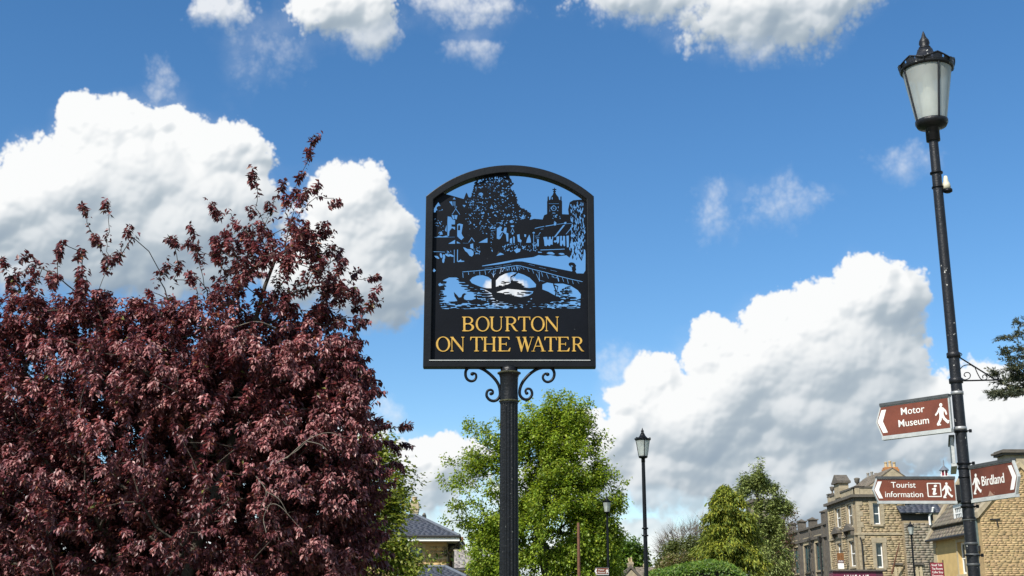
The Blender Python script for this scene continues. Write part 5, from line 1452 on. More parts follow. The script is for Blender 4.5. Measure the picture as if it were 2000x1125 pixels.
def chimney(parent, c, wx, wy, z0, z1, m, pots, pot_h, pm, seed=1, capm=None):
    """c: centre (x, y); pots: number along x"""
    x, y = c; h = z1 - z0
    ch = MB().box((x - wx/2, y - wy/2, z0), (x + wx/2, y + wy/2, z1 - h * .38)).build('chimney', m, parent)
    k = 0; zz = z1 - h * .38
    for f, dz in ((1.10, .10), (1.22, .12), (1.12, .10), (.98, .06)):
        MB().box((x - wx/2*f, y - wy/2*f, zz + .002), (x + wx/2*f, y + wy/2*f, zz + h * dz)).build('chimney_course', capm or m, ch); zz += h * dz
    for i in range(pots):
        px = x + (i - (pots - 1) / 2) * wx / max(1, pots) * .95; hh = pot_h * (1.15 if i % 2 else .95); r = min(.16, wx / pots * .36)
        MB().lathe((px, y, zz), [(r * 1.05, 0), (r * .95, hh * .5), (r * .85, hh * .82), (r * 1.05, hh * .86), (r * 1.05, hh), (r * .75, hh), (r * .7, hh * .6)], 12).build('chimney_pot', pm, ch)
    return ch

# ---------------------------------------------------------------- the corner inn building
YI = 80.0
Xi = at(1672, 1000, YI).x
Yf = atX(1617, 1000, Xi).y
inn = thing('corner_building', (Xi + 2, YI + 3, 0), 'tall buff stone corner building with parapet, urns and sash windows on two upper floors', 'building')
plR = frame_of((Xi, YI, 0), (1, 0, 0), (0, -1, 0)); plL = frame_of((Xi, Yf, 0), (0, -1, 0), (-1, 0, 0))
def uR(px, py): p = at(px, py, YI); return p.x - Xi, p.z
def uL(px, py): p = atX(px, py, Xi); return Yf - p.y, p.z
WL = Yf - YI; WR = uR(1768, 1000)[0]; HC = uR(1672, 978)[1]; HT = uR(1672, 966)[1]; HP = uR(1672, 953)[1]
def opR(x0, x1, y0, y1): a0, z1_ = uR(x0, y0); a1, z0_ = uR(x1, y1); return (a0, a1, z0_, z1_)
def opL(x0, x1, y0, y1):
    a0, zt = uL(x0, y0); a1, _ = uL(x1, y0); z0_ = uL((x0 + x1) / 2, y1)[1]; zt = uL((x0 + x1) / 2, y0)[1]; return (a0, a1, z0_, zt)
wr = [opR(1704, 1721, 982, 1024), opR(1710, 1727, 1060, 1109)]
wl = [opL(1631, 1641, 992, 1032), opL(1653.5, 1664, 985, 1029), opL(1635, 1644, 1061, 1110), opL(1658, 1669, 1056, 1107)]
# every upper window on one facade the same height
wall(inn, plR, WR, HC, wr, .45, MORTAR, ST_BUFF, 1, .135, .34, stone_from=2.5)
wall(inn, plL, WL - .46, HC, [(o[0], o[1], o[2], o[3]) for o in wl], .45, MORTAR, ST_BUFF, 2, .135, .34, stone_from=2.5)
for o in wr: surround(inn, plR, *o, m=ASHLAR, w=.24, lint=.32); sash(inn, plR, *o, rec=.16)
for o in wl: surround(inn, plL, *o, m=ASHLAR, w=.26, lint=.34); sash(inn, plL, *o, rec=.10)
quoins(inn, plR, .004, 2.5, HC, ASHLAR, 3); quoins(inn, plL, WL - .47, 2.5, HC, ASHLAR, 4, -1); quoins(inn, plL, .004, 2.5, HC, ASHLAR_PALE, 5)
bar(inn, plL, WL - .46, WL - .002, 0, HC - .004, -.40, -.006, MORTAR, 'corner_pier')
# string course, frieze, cornice, parapet on both faces
zs_ = uR(1700, 1043)[1]
for pl, W, a_ in ((plR, WR, -.12), (plL, WL, -.05)):
    e = .0 if pl is plR else .003
    bar(inn, pl, a_, W + (.0 if pl is plR else .05), zs_ - .06 + e, zs_ + .08 + e, -.05, .07 + e, ASHLAR, 'string_course')
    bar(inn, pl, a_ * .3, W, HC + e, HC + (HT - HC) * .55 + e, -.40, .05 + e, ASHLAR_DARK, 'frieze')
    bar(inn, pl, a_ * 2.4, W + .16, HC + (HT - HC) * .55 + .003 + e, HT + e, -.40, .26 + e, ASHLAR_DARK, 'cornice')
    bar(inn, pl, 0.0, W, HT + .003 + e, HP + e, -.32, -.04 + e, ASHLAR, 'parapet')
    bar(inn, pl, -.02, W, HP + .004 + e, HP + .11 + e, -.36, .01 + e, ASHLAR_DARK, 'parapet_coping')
def urn(px, py_top, py_bot, X, Y, parent):
    z0_ = at(px, py_bot, Y).z; h = at(px, py_top, Y).z - z0_
    MB().box((X - .30, Y - .30, HT), (X + .30, Y + .30, z0_ - .06)).build('pier', ASHLAR, parent)
    MB().box((X - .36, Y - .36, z0_ - .058), (X + .36, Y + .36, z0_)).build('pier_cap', ASHLAR_DARK, parent)
    r = h * .27
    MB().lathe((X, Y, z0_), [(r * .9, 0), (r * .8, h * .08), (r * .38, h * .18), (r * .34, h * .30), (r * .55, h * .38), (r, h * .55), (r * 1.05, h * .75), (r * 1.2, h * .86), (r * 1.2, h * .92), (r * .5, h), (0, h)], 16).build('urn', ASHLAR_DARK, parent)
urn(1675, 933, 951, Xi + .30, YI + .35, inn); urn(1622, 950, 965, Xi + .30, Yf - .4, inn)
# pedimented block on the parapet
g0 = atX(1640, 960, Xi).y; zb_, zt_, za_ = HP - .25, atX(1640, 943, Xi).z, atX(1636, 926, Xi).z
gb = MB().box((Xi - .02, g0, zb_), (Xi + .62, g0 + 1.35, zt_)).build('chimney', ASHLAR, inn)
MB().box((Xi - .16, g0 - .14, zt_ + .003), (Xi + .76, g0 + 1.49, zt_ + .16)).build('chimney_course', ASHLAR_DARK, gb)
MB().prism([(Xi - .14, g0 - .12, zt_ + .163), (Xi - .14, g0 + 1.47, zt_ + .163), (Xi - .14, g0 + .675, za_)], (.86, 0, 0)).build('pediment', ASHLAR_DARK, gb)
# roof behind the parapet, ridge running back
zr = at(1725, 921, 83).z; xr = at(1722, 921, 83).x
roof_slope(inn, (Xi + .45, Yf - .3, HP - .2), (Xi + .45, YI + .6, HP - .2), (xr, Yf - .3, zr), (xr, YI + .6, zr), SLATE_ST, 6, .30, .42)
roof_slope(inn, (2 * xr - Xi - .45, YI + .6, HP - .2), (2 * xr - Xi - .45, Yf - .3, HP - .2), (xr, YI + .6, zr), (xr, Yf - .3, zr), SLATE_ST, 7, .30, .42)
MB().prism([(Xi + .5, YI + .62, HP - .5), (2 * xr - Xi - .5, YI + .62, HP - .5), (2 * xr - Xi - .5, YI + .62, HP - .28), (xr, YI + .62, zr - .08), (Xi + .5, YI + .62, HP - .28)], (0, .3, 0)).build('gable', ASHLAR, inn)
cz = at(1740, 913, 82.6).z
chimney(inn, (at(1740, 930, 82.6).x, 82.6), at(1756, 930, 82.6).x - at(1724.5, 930, 82.6).x - .2, .62, HP - .4, cz, BRICK_O, 3, at(1740, 902, 82.6).z - cz, POT)
cz = at(1703, 935, 87).z
chimney(inn, (at(1703, 930, 87).x, 87), .86, .5, HP, cz, ASHLAR, 3, at(1703, 923, 87).z - cz, POT_G)
# little pediments over the lower windows of the left face
for o in wl[2:]:
    z = o[3] + .62; a0, a1 = o[0] - .28, o[1] + .28
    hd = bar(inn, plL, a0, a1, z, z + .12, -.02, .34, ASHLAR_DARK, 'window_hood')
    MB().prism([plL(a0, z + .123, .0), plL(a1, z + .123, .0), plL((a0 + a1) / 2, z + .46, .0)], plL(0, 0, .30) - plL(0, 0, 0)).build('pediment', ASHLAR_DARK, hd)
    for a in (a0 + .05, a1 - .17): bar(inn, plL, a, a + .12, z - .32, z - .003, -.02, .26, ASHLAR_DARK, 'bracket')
# downpipe on the right face near the corner
MB().tube([plR(.20, 2.6, .10), plR(.20, zs_ - .6, .10), plR(.12, zs_ - .2, .10)], .045, 8).build('downpipe', DARKPAINT, inn)
# shop front projecting below, with maroon fascia
p0, p1 = at(1627, 1117, YI - 1.0), at(1722, 1109, YI - 1.0)
zt2 = at(1680, 1112.5, YI - 1.0).z
plS = frame_of((p0.x, YI - 1.0, 0), (1, 0, 0), (0, -1, 0)); WS = p1.x - p0.x
bar(inn, plS, 0, WS, 0, zt2 - .95, -.95, 0, DARKPAINT, 'shop_front')
fa = bar(inn, plS, -.02, WS * .87, zt2 - .95 + .003, zt2 - .10, -.93, .05, MAROON, 'fascia')
bar(inn, plS, WS * .87 + .002, WS + .04, zt2 - .95 + .003, zt2 - .10, -.93, .045, MAROON2, 'fascia_end')
bar(inn, plS, -.10, WS + .16, zt2 - .097, zt2, -.96, .18, ASHLAR_DARK, 'fascia_cornice')
flat_text(['NI IAE & NE'], WS * .22, WS * .72, zt2 - .90, zt2 - .22, lambda a, z, o=0: plS(a, z, .05 + o), SIGNWHITE, fa)
# side entrance windows with pointed heads
for xa, xb in ((1744, 1760), (1787, 1800)):
    a0, a1 = uR(xa, 1100)[0], uR(xb, 1100)[0]; z1_ = uR(1750, 1104)[1]
    if a1 > WR: continue
    lw = bar(inn, plR, a0 - .06, a1 + .06, z1_ + .02, z1_ + .14, -.02, .12, ASHLAR_DARK, 'hood_mould')
    for k in range(2):
        b0 = a0 + (a1 - a0) * k / 2 + .03; b1 = a0 + (a1 - a0) * (k + 1) / 2 - .03; m_ = (b0 + b1) / 2
        MB().prism([plR(b0, 1.2, .01), plR(b1, 1.2, .01), plR(b1, z1_ - .40, .01), plR(m_ + .05, z1_ - .1, .01), plR(m_ - .05, z1_ - .1, .01), plR(b0, z1_ - .40, .01)], plR(0, 0, .035) - plR(0, 0, 0)).build('lancet', ASHLAR_PALE, lw)
# leaning flag pole on the side wall
MB().tube([plR(uR(1737, 1122)[0], uR(1737, 1122)[1], .5), plR(uR(1748.5, 1062)[0], uR(1748.5, 1062)[1], .9)], [.06, .035], 8).build('flagpole', RUST, inn)

# hanging inn sign
hx = at(1636, 1100, YI + 2.2); hs_w = at(1649, 1100, YI + 2.2).x - hx.x; z0_, z1_ = at(1640, 1111, YI + 2.2).z, at(1640, 1080, YI + 2.2).z
hs = thing('hanging_sign', (hx.x, YI + 2.2, z0_), 'brown and white hanging inn sign on an iron bracket by the corner building', 'hanging sign')
plH = frame_of((hx.x, YI + 2.2, 0), (1, 0, 0), (0, -1, 0)); zm_ = z0_ + (z1_ - z0_) * .36
bd_ = bar(hs, plH, 0, hs_w, zm_, z1_, -.05, 0, mat('brown_picture_panel', (.20, .085, .025), .6, var=.5, scale=6), 'board')
bar(hs, plH, .02, hs_w - .02, zm_ + .02, zm_ + (z1_ - z0_) * .18, -.02, .006, MAROON2, 'name_strip')
flat_text(['INN'], hs_w * .12, hs_w * .88, zm_ + .0, zm_ + (z1_ - z0_) * .2, lambda a, z, o=0: plH(a, z, .008 + o), SIGNWHITE, bd_)
bar(hs, plH, .03, hs_w - .03, z0_, zm_ - .01, -.05, -.004, WHITE, 'lower_board')
MB().tube([plH(-.03, z1_ + .12, -.02), plH(hs_w + .55, z1_ + .12, -.02)], .03, 6).build('bracket', DARKPAINT, hs)
for a in (.06, hs_w - .06): MB().tube([plH(a, z1_ - .01, -.02), plH(a, z1_ + .12, -.02)], .012, 5).build('hook', DARKPAINT, hs)

# ---------------------------------------------------------------- battlemented building next door
Xb = Xi + .25
Yb0 = Yf + .02; Yb1 = atX(1538, 1060, Xb).y
bt = thing('battlemented_building', (Xb + 2, (Yb0 + Yb1) / 2, 0), 'grey stone building with tall square battlements and three teal sash windows', 'building')
plB = frame_of((Xb, Yb1, 0), (0, -1, 0), (-1, 0, 0)); WB = Yb1 - Yb0
def uB(px, py): p = atX(px, py, Xb); return Yb1 - p.y, p.z
zpar = uB(1590, 1031)[1]; zlow = uB(1590, 1052)[1]
wb = []
for x0, x1, ya, yb in ((1551, 1561, 1067, 1119), (1571, 1583.5, 1065, 1117), (1593, 1607, 1062, 1115)):
    a0, zt = uB(x0, ya); a1 = uB(x1, ya)[0]; zb = uB((x0 + x1) / 2, yb)[1]; wb.append((a0, a1, uB(1577, 1117)[1], uB(1577, 1065)[1]))
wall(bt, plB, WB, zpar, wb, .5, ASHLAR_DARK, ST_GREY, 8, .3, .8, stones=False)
for o in wb:
    sash(bt, plB, *o, frame_m=mat('dark_teal_frame', (.03, .07, .075), .5), glass=PANE_TEAL, rec=.08, bars=1, fw=.09, sill=ASHLAR)
    bar(bt, plB, o[0] - .2, o[1] + .2, o[3] + .02, o[3] + .55, -.05, .05, ASHLAR_PALE, 'lintel')
    for a in (o[0] - .32, o[1] + .06): bar(bt, plB, a, a + .24, 0, o[3] + .015, -.05, .06, ASHLAR, 'jamb')
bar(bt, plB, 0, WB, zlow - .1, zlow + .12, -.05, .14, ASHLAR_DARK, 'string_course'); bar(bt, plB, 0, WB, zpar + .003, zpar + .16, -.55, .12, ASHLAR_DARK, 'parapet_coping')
for xl, yt in ((1538.5, 1019), (1557, 1014), (1578.5, 1010), (1604, 994)):
    y_ = atX(xl + 1.5, 1020, Xb).y; zt = atX(xl + 1.5, yt, Xb).z; hb = zpar + .16; w_ = .50 if xl < 1600 else .62
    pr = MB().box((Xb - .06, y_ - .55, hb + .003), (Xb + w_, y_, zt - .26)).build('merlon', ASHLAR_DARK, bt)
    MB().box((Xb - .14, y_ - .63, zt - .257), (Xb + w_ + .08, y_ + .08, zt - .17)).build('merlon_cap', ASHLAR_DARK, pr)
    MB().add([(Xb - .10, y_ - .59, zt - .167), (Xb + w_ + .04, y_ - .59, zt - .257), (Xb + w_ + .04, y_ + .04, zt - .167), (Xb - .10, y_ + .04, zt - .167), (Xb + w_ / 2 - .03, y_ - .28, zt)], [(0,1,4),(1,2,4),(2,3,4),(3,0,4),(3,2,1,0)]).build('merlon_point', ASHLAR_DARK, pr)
    bar(bt, plB, Yb1 - y_ - .02, Yb1 - y_ + .5, 0, zpar, -.05, .10, ASHLAR_DARK, 'pilaster')
bar(bt, plB, WB - 1.1, WB, 0, zpar + .9, -1.0, .16, ASHLAR_DARK, 'end_pier')
MB().box((Xb + .5, Yb0 + .3, 0), (Xb + 6, Yb1 - .02, zpar - .2)).build('body', ASHLAR_DARK, bt)
for px in (1607.5, 1540):
    y_ = atX(px, 1060, Xb).y; dp = MB().tube([(Xb - .22, y_, 0), (Xb - .22, y_, zlow - .3)], .075, 8).build('downpipe', DARKPAINT, bt)
    MB().prism([(Xb - .10, y_ - .22, zlow), (Xb - .34, y_ - .22, zlow), (Xb - .30, y_ - .12, zlow - .38), (Xb - .12, y_ - .12, zlow - .38)], (0, .40, 0)).build('hopper', DARKPAINT, dp)

# ---------------------------------------------------------------- rubble range between the corner building and the ochre house
YCc = 79.55
c0, c1 = at(1771, 1100, YCc).x, at(1834, 1100, YCc).x
cc = thing('rubble_range', ((c0 + c1) / 2, YCc + 2, 0), 'low dark rubble stone range with slate roof beside the corner building', 'building')
plC = frame_of((c0, YCc, 0), (1, 0, 0), (0, -1, 0)); zcw = at(1800, 1017, YCc).z; WC = c1 - c0
wall(cc, plC, WC, zcw, [], .4, MORTAR, ST_GREY, 9, .15, .34, stone_from=2.0, proud=(.006, .03))
MB().box((c0 + .02, YCc + .4, 0), (c1 - .02, YCc + 3.5, zcw)).build('body', MORTAR, cc)
ze = at(1800, 1001, YCc - .3).z
bar(cc, plC, 0, WC, zcw + .003, ze - .02, -.9, -.35, DARKPAINT, 'eaves_shade')  # recess under the eaves; its shade is put into the dark paint
roof_slope(cc, (c0 - .25, YCc - .35, ze), (c1 + .45, YCc - .35, ze), (c0 - .25, YCc + 3.2, ze + 2.1), (c1 + .45, YCc + 3.2, ze + 2.1), SLATE, 10, .26, .34)
zz0, zz1 = at(1817, 1026, YCc).z, at(1818, 992, YCc).z
x_ = at(1817, 1000, YCc).x
MB().tube([(x_ - .12, YCc - .12, zz0), (x_ - .12, YCc - .12, zz0 + .62), (x_ + .06, YCc - .30, zz0 + .85), (x_ + .06, YCc - .42, zz1)], .075, 8).build('downpipe', WHITE, cc)
for xa, xb in ((1786, 1801),):
    a0, a1 = at(xa, 1100, YCc).x - c0, at(xb, 1100, YCc).x - c0; z1_ = at(1790, 1104, YCc).z
    lw = bar(cc, plC, a0 - .06, a1 + .06, z1_ + .02, z1_ + .16, -.02, .14, ASHLAR_DARK, 'hood_mould')
    for k in range(2):
        b0 = a0 + (a1 - a0) * k / 2 + .03; b1 = a0 + (a1 - a0) * (k + 1) / 2 - .03; m_ = (b0 + b1) / 2
        MB().prism([plC(b0, 1.2, .01), plC(b1, 1.2, .01), plC(b1, z1_ - .40, .01), plC(m_ + .05, z1_ - .1, .01), plC(m_ - .05, z1_ - .1, .01), plC(b0, z1_ - .40, .01)], plC(0, 0, .08) - plC(0, 0, 0)).build('lancet', ASHLAR_PALE, lw)
# a house further back whose small cupola shows above the finger sign
YD = 108.0
d0, d1 = at(1800, 1000, YD).x, at(1862, 1000, YD).x; zd0, zd1 = at(1830, 1000, YD).z, at(1830, 950, YD).z
dh = thing('house_with_cupola', ((d0 + d1) / 2, YD, 0), 'far stone house whose roof carries a small white cupola with red louvres', 'building')
MB().box((d0, YD, 0), (d1, YD + 6, zd0)).build('wall', ASHLAR, dh)
roof_slope(dh, (d0 - .2, YD - .2, zd0 + .01), (d1 + .2, YD - .2, zd0 + .01), (d0 - .2, YD + 3, zd1), (d1 + .2, YD + 3, zd1), SLATE_ST, 11, .5, .6)
roof_slope(dh, (d1 + .2, YD + 6.2, zd0 + .01), (d0 - .2, YD + 6.2, zd0 + .01), (d1 + .2, YD + 3, zd1), (d0 - .2, YD + 3, zd1), SLATE_ST, 12, .5, .6)
qx = at(1845, 930, YD + 3).x; qz = lambda y: at(1845, y, YD + 3).z
cu = MB().lathe((qx, YD + 3, 0), [(.72, qz(951)), (.66, qz(945)), (.40, qz(936)), (.38, qz(930))], 8).build('cupola', WHITE, dh)
MB().lathe((qx, YD + 3, 0), [(.26, qz(930) + .01), (.26, qz(919))], 8).build('louvres', RED, cu)
for k in range(6):
    a = k * math.pi / 3 + .3; MB().tube([(qx + .31 * math.cos(a), YD + 3 + .31 * math.sin(a), qz(930)), (qx + .31 * math.cos(a), YD + 3 + .31 * math.sin(a), qz(918.5))], .045, 6).build('post', WHITE, cu)
MB().lathe((qx, YD + 3, 0), [(.46, qz(919)), (.42, qz(917.5)), (.16, qz(912)), (.05, qz(909)), (.04, qz(900)), (0, qz(897))], 10).build('cap', LEAD, cu)

# ---------------------------------------------------------------- ochre house and golden gabled house on the right
Xy = at(1822, 1060, 58.0).x
Yy1 = atX(1823, 1060, Xy).y; Yy0 = atX(1905, 1060, Xy).y; Yr = atX(1919, 1060, Xy).y
oh = thing('ochre_house', (Xy + 2, (Yy0 + Yy1) / 2, 0), 'ochre rendered house with steep stone slate roof and small white dormer', 'house')
plY = frame_of((Xy, Yy1, 0), (0, -1, 0), (-1, 0, 0)); WY = Yy1 - Yy0
def uY(px, py): p = atX(px, py, Xy); return Yy1 - p.y, p.z
zeY = uY(1850, 1043)[1]
a0, zt = uY(1869.5, 1060); a1, _ = uY(1884, 1060); zb = uY(1877, 1122)[1]
wall(oh, plY, WY, zeY, [(a0, a1, zb, zt)], .4, RENDER_Y, ST_GOLD, 13, stones=False)
sash(oh, plY, a0, a1, zb, zt, rec=.16, bars=1, fw=.08, sill=ASHLAR_PALE); surround(oh, plY, a0, a1, zb, zt, ASHLAR_PALE, .10, .14)
bar(oh, plY, a0 - .25, a1 + .25, zt + .16, zt + .26, -.02, .16, ASHLAR, 'hood_mould')
quoins(oh, plY, .004, 0, zeY, ASHLAR_PALE, 14)
rise, run = 2.95, 1.95
xo = Xy - .28; zo = zeY - .18
rid = (xo + run, zo + rise)
roY = roof_slope(oh, (xo, Yy1 + .05, zo), (xo, Yr + .5, zo), (rid[0], Yy1 + .05, rid[1]), (rid[0], Yr + .5, rid[1]), SLATE_ST, 15, .20, .34)
roof_slope(oh, (rid[0] + run, Yr + .5, zo), (rid[0] + run, Yy1 + .05, zo), (rid[0], Yr + .5, rid[1]), (rid[0], Yy1 + .05, rid[1]), SLATE_ST, 16, .3, .5)
MB().prism([(Xy + .02, Yy1 - .02, 0), (Xy + 2 * run - .56, Yy1 - .02, 0), (Xy + 2 * run - .56, Yy1 - .02, zeY - .25), (rid[0], Yy1 - .02, rid[1] - .12), (Xy + .02, Yy1 - .02, zeY - .25)], (0, -.35, 0)).build('gable', RENDER_Y, oh)
MB().prism([(xo - .1, Yy1 + .20, zo - .02), (xo + .06, Yy1 + .20, zo - .1), (rid[0], Yy1 + .20, rid[1] + .06), (rid[0], Yy1 + .20, rid[1] + .24)], (0, -.34, 0)).build('verge_coping', ASHLAR, oh)
MB().tube([(rid[0], Yy1, rid[1] + .03), (rid[0], Yr + .6, rid[1] + .03)], .11, 8).build('ridge', ASHLAR_DARK, oh)
MB().tube([(xo - .06, Yy1, zo - .03), (xo - .06, Yr + .5, zo - .03)], .06, 8).build('gutter', DARKPAINT, oh)
# dormer
dy0, dy1 = atX(1862, 1010, Xy + .08).y, atX(1882, 1010, Xy + .08).y; zd_b = atX(1872, 1020, Xy + .08).z; zd_t = atX(1872, 984, Xy + .08).z
plD = frame_of((Xy + .08, dy0, 0), (0, -1, 0), (-1, 0, 0))
dm = bar(oh, plD, 0, dy0 - dy1, zd_b - .3, zd_t + .1, -1.6, -.22, WHITE, 'dormer')
sash(oh, plD, .06, dy0 - dy1 - .06, zd_b, zd_t, rec=.0, bars=3, fw=.16, sill=None)
MB().prism([plD(-.15, zd_t + .103, .15), plD(dy0 - dy1 + .15, zd_t + .103, .15), plD((dy0 - dy1) / 2, zd_t + .85, .15)], plD(0, 0, -2.2) - plD(0, 0, 0)).build('dormer_roof', SLATE_ST, oh)

gh = thing('gabled_house', (Xy + 3, Yr + 2, 0), 'golden coursed stone gable end with chimney behind the right-hand finger sign', 'house')
plG = frame_of((Xy, Yr, 0), (1, 0, 0), (0, -1, 0))
def uG(px, py): p = at(px, py, Yr); return p.x - Xy, p.z
ap = uG(1991, 913); ft = uG(1919, 1006); WG = ap[0] * 2
topG = [(0, ft[1]), (WG, ft[1]), (ap[0], ap[1])]
wall(gh, plG, WG, ft[1], [], .45, MORTAR_GOLD, ST_GOLD, 17, .080, .21, top=topG, proud=(.002, .012), stone_from=2.0)
for s in (0, 1):
    A = (-.12, ft[1] - .12) if s == 0 else (WG + .12, ft[1] - .12)
    MB().prism([plG(A[0], A[1], .09), plG(ap[0], ap[1] + .02, .09), plG(ap[0], ap[1] + .26, .09), plG(A[0], A[1] + .26, .09)], plG(0, 0, -.5) - plG(0, 0, 0)).build('verge_coping', ASHLAR_PALE if s else ASHLAR, gh)
roof_slope(gh, (Xy - .1, Yr + 6, ft[1] - .12), (Xy - .1, Yr + .5, ft[1] - .12), (Xy + ap[0], Yr + 6, ap[1]), (Xy + ap[0], Yr + .5, ap[1]), SLATE_ST, 18, .24, .4)
roof_slope(gh, (Xy + WG + .1, Yr + .5, ft[1] - .12), (Xy + WG + .1, Yr + 6, ft[1] - .12), (Xy + ap[0], Yr + .5, ap[1]), (Xy + ap[0], Yr + 6, ap[1]), SLATE_ST, 19, .24, .4)
bar(gh, frame_of((Xy, Yy0 - .01, 0), (0, -1, 0), (-1, 0, 0)), 0, Yy0 - .01 - Yr - .46, 0, ft[1] - .3, -.4, 0, MORTAR_GOLD, 'side_wall')
yk = Yr + 2.2; kx0 = at(1964, 900, yk).x; kz = at(1980, 889, yk).z
ck = MB().box((kx0, yk, ap[1] - 1.2), (kx0 + 2.6, yk + .9, kz)).build('chimney', ASHLAR, gh)
for f, za, zb_ in ((.12, 889, 885), (.20, 885, 881), (.10, 881, 878)): MB().box((kx0 - f, yk - f, at(1980, za, yk).z + .003), (kx0 + 2.6 + f, yk + .9 + f, at(1980, zb_, yk).z)).build('chimney_course', ASHLAR_DARK, ck)
bar(gh, plG, ap[0] - .9, ap[0] + .9, ap[1] - .62, ap[1] - .50, -.02, .05, ASHLAR_DARK, 'string_course') if False else None
ti = MB(); tz = uG(1943, 1016); ti.tube([plG(tz[0] - .22, tz[1] + .02, .05), plG(tz[0] + .20, tz[1] + .02, .05)], .028, 6); ti.build('wall_tie', DARKPAINT, gh)
MB().tube([plG(tz[0] + .05, tz[1] + .02, .052), plG(tz[0] + .09, tz[1] - .26, .05)], .026, 6).build('wall_tie', DARKPAINT, gh)
# bay with grey-green panel on the street side of the gabled house
q0, q1 = Yr + .35, Yy0 - .1; zq0, zq1 = atX(1912, 1066, Xy).z, atX(1912, 1010, Xy).z
by = MB().box((Xy - .34, q0, zq0), (Xy - .002, q1, zq1)).build('bay', TEALP, gh)
MB().box((Xy - .44, q0 - .10, zq1 + .003), (Xy - .003, q1 + .05, zq1 + .22)).build('bay_roof', DARKPAINT, by)
MB().box((Xy - .42, q0 - .08, zq0 - .22), (Xy - .003, q1 + .05, zq0 - .003)).build('bay_sill', DARKPAINT, by)

# crimson notice board by the ochre house
nb0, nb1 = at(1818, 1110, 55.0), at(1843, 1110, 55.0); nz0, nz1 = at(1830, 1126, 55.0).z, at(1830, 1099, 55.0).z
nb = thing('notice_board', (nb0.x, 55.0, 0), 'crimson notice board with lines of white lettering beside the ochre house', 'notice board')
plN = frame_of((nb0.x, 55.0, 0), (1, 0, 0), (0, -1, 0)); wn = nb1.x - nb0.x
nbd = bar(nb, plN, 0, wn, nz0 - .25, nz1, -.04, 0, RED, 'board')
flat_text(['Small Talk', 'Tea Rooms', 'Coffee Shop', 'Downstairs'], wn * .08, wn * .92, nz0 - .05, nz1 - .03, lambda a, z, o=0: plN(a, z, o), SIGNWHITE, nbd)
for a in (-.04, wn + .0): MB().tube([plN(a, 0, -.02), plN(a, nz1 + .12, -.02)], .022, 6).build('post', DARKPAINT, nb)

# ---------------------------------------------------------------- stone tower and house behind the conifers
YT = 100.0
tw0, tw1 = at(1470, 1000, YT).x, at(1500, 1000, YT).x; tzt = at(1485, 982, YT).z
tow = thing('stone_tower', ((tw0 + tw1) / 2, YT, 0), 'grey stone tower block half hidden behind the dark conifer', 'building')
plT = frame_of((tw0, YT, 0), (1, 0, 0), (0, -1, 0))
wall(tow, plT, tw1 - tw0, tzt, [], .5, MORTAR, ST_GREY, 22, .3, .6, stone_from=4)
bar(tow, plT, -.15, tw1 - tw0 + .15, tzt + .003, tzt + .3, -3, .15, ASHLAR_DARK, 'cornice'); MB().box((tw0 + .02, YT + .5, 0), (tw1 - .02, YT + 3, tzt)).build('body', ASHLAR_DARK, tow)
sx0, sx1 = at(1500.4, 1000, YT).x, at(1540, 1000, YT).x; sz = at(1510, 1035, YT).z; szr = at(1508, 1008, YT).z
hb = thing('stone_house', ((sx0 + sx1) / 2, YT + 1, 0), 'stone house with brown roof showing between conifer and battlements', 'house')
MB().box((sx0, YT + 1, 0), (sx1, YT + 6, sz)).build('wall', ASHLAR, hb)
roof_slope(hb, (sx0 - .1, YT + .7, sz), (sx1 + .1, YT + .7, sz), (sx0 - .1, YT + 3.5, szr), (sx1 + .1, YT + 3.5, szr), SLATE_ST, 23, .4, .5)
plT2 = frame_of((sx0, YT + 1, 0), (1, 0, 0), (0, -1, 0))
sash(hb, plT2, .3, .9, sz - 1.6, sz - .4, rec=-.08, bars=0)

# ---------------------------------------------------------------- cottage down the street
YK = 88.0
k0, k1 = at(1214, 1125, YK).x, at(1249, 1125, YK).x; ka = at(1232, 1109, YK); kb = at(1232, 1126, YK).z
ct = thing('cottage', (ka.x, YK, 0), 'stone cottage gable and long stone roof with chimneys below the trees', 'house')
MB().prism([(k0 + .1, YK, 0), (k1 - .1, YK, 0), (k1 - .1, YK, kb), (ka.x, YK, ka.z - .1), (k0 + .1, YK, kb)], (0, .4, 0)).build('gable', ASHLAR, ct)
for xa in (k0, k1):
    MB().prism([(xa, YK - .08, kb - .1), (ka.x, YK - .08, ka.z - .02), (ka.x, YK - .08, ka.z + .20), (xa + (.12 if xa > ka.x else -.12), YK - .08, kb + .04)], (0, .5, 0)).build('verge_coping', ASHLAR_DARK, ct)
roof_slope(ct, (k0, YK + 6, kb), (k0, YK + .42, kb), (ka.x, YK + 6, ka.z), (ka.x, YK + .42, ka.z), SLATE_ST, 24, .3, .5); roof_slope(ct, (k1, YK + .42, kb), (k1, YK + 6, kb), (ka.x, YK + .42, ka.z), (ka.x, YK + 6, ka.z), SLATE_ST, 25, .3, .5)
kz0 = at(1232, 1097, YK + .3).z
chimney(ct, (ka.x, YK + .35), .38, .36, ka.z - .2, kz0, ASHLAR, 2, at(1232, 1089, YK).z - kz0, POT)
m0, m1 = at(1247, 1120, YK + 3).x, at(1305, 1120, YK + 3).x; mr = at(1260, 1107.5, YK + 5.5).z; me_ = at(1260, 1126, YK + 3).z
MB().box((m0, YK + 3.2, 0), (m1, YK + 8, me_ - .02)).build('wall', ASHLAR, ct)
roof_slope(ct, (m0, YK + 2.9, me_), (m1, YK + 2.9, me_), (m0, YK + 5.5, mr), (m1, YK + 5.5, mr), SLATE_ST, 26, .3, .5)
xk = at(1296, 1100, YK + 5.4).x; chimney(ct, (xk, YK + 5.4), .30, .3, mr - .3, at(1296, 1096, YK + 5.4).z, ASHLAR_PALE, 1, .2, POT_G)
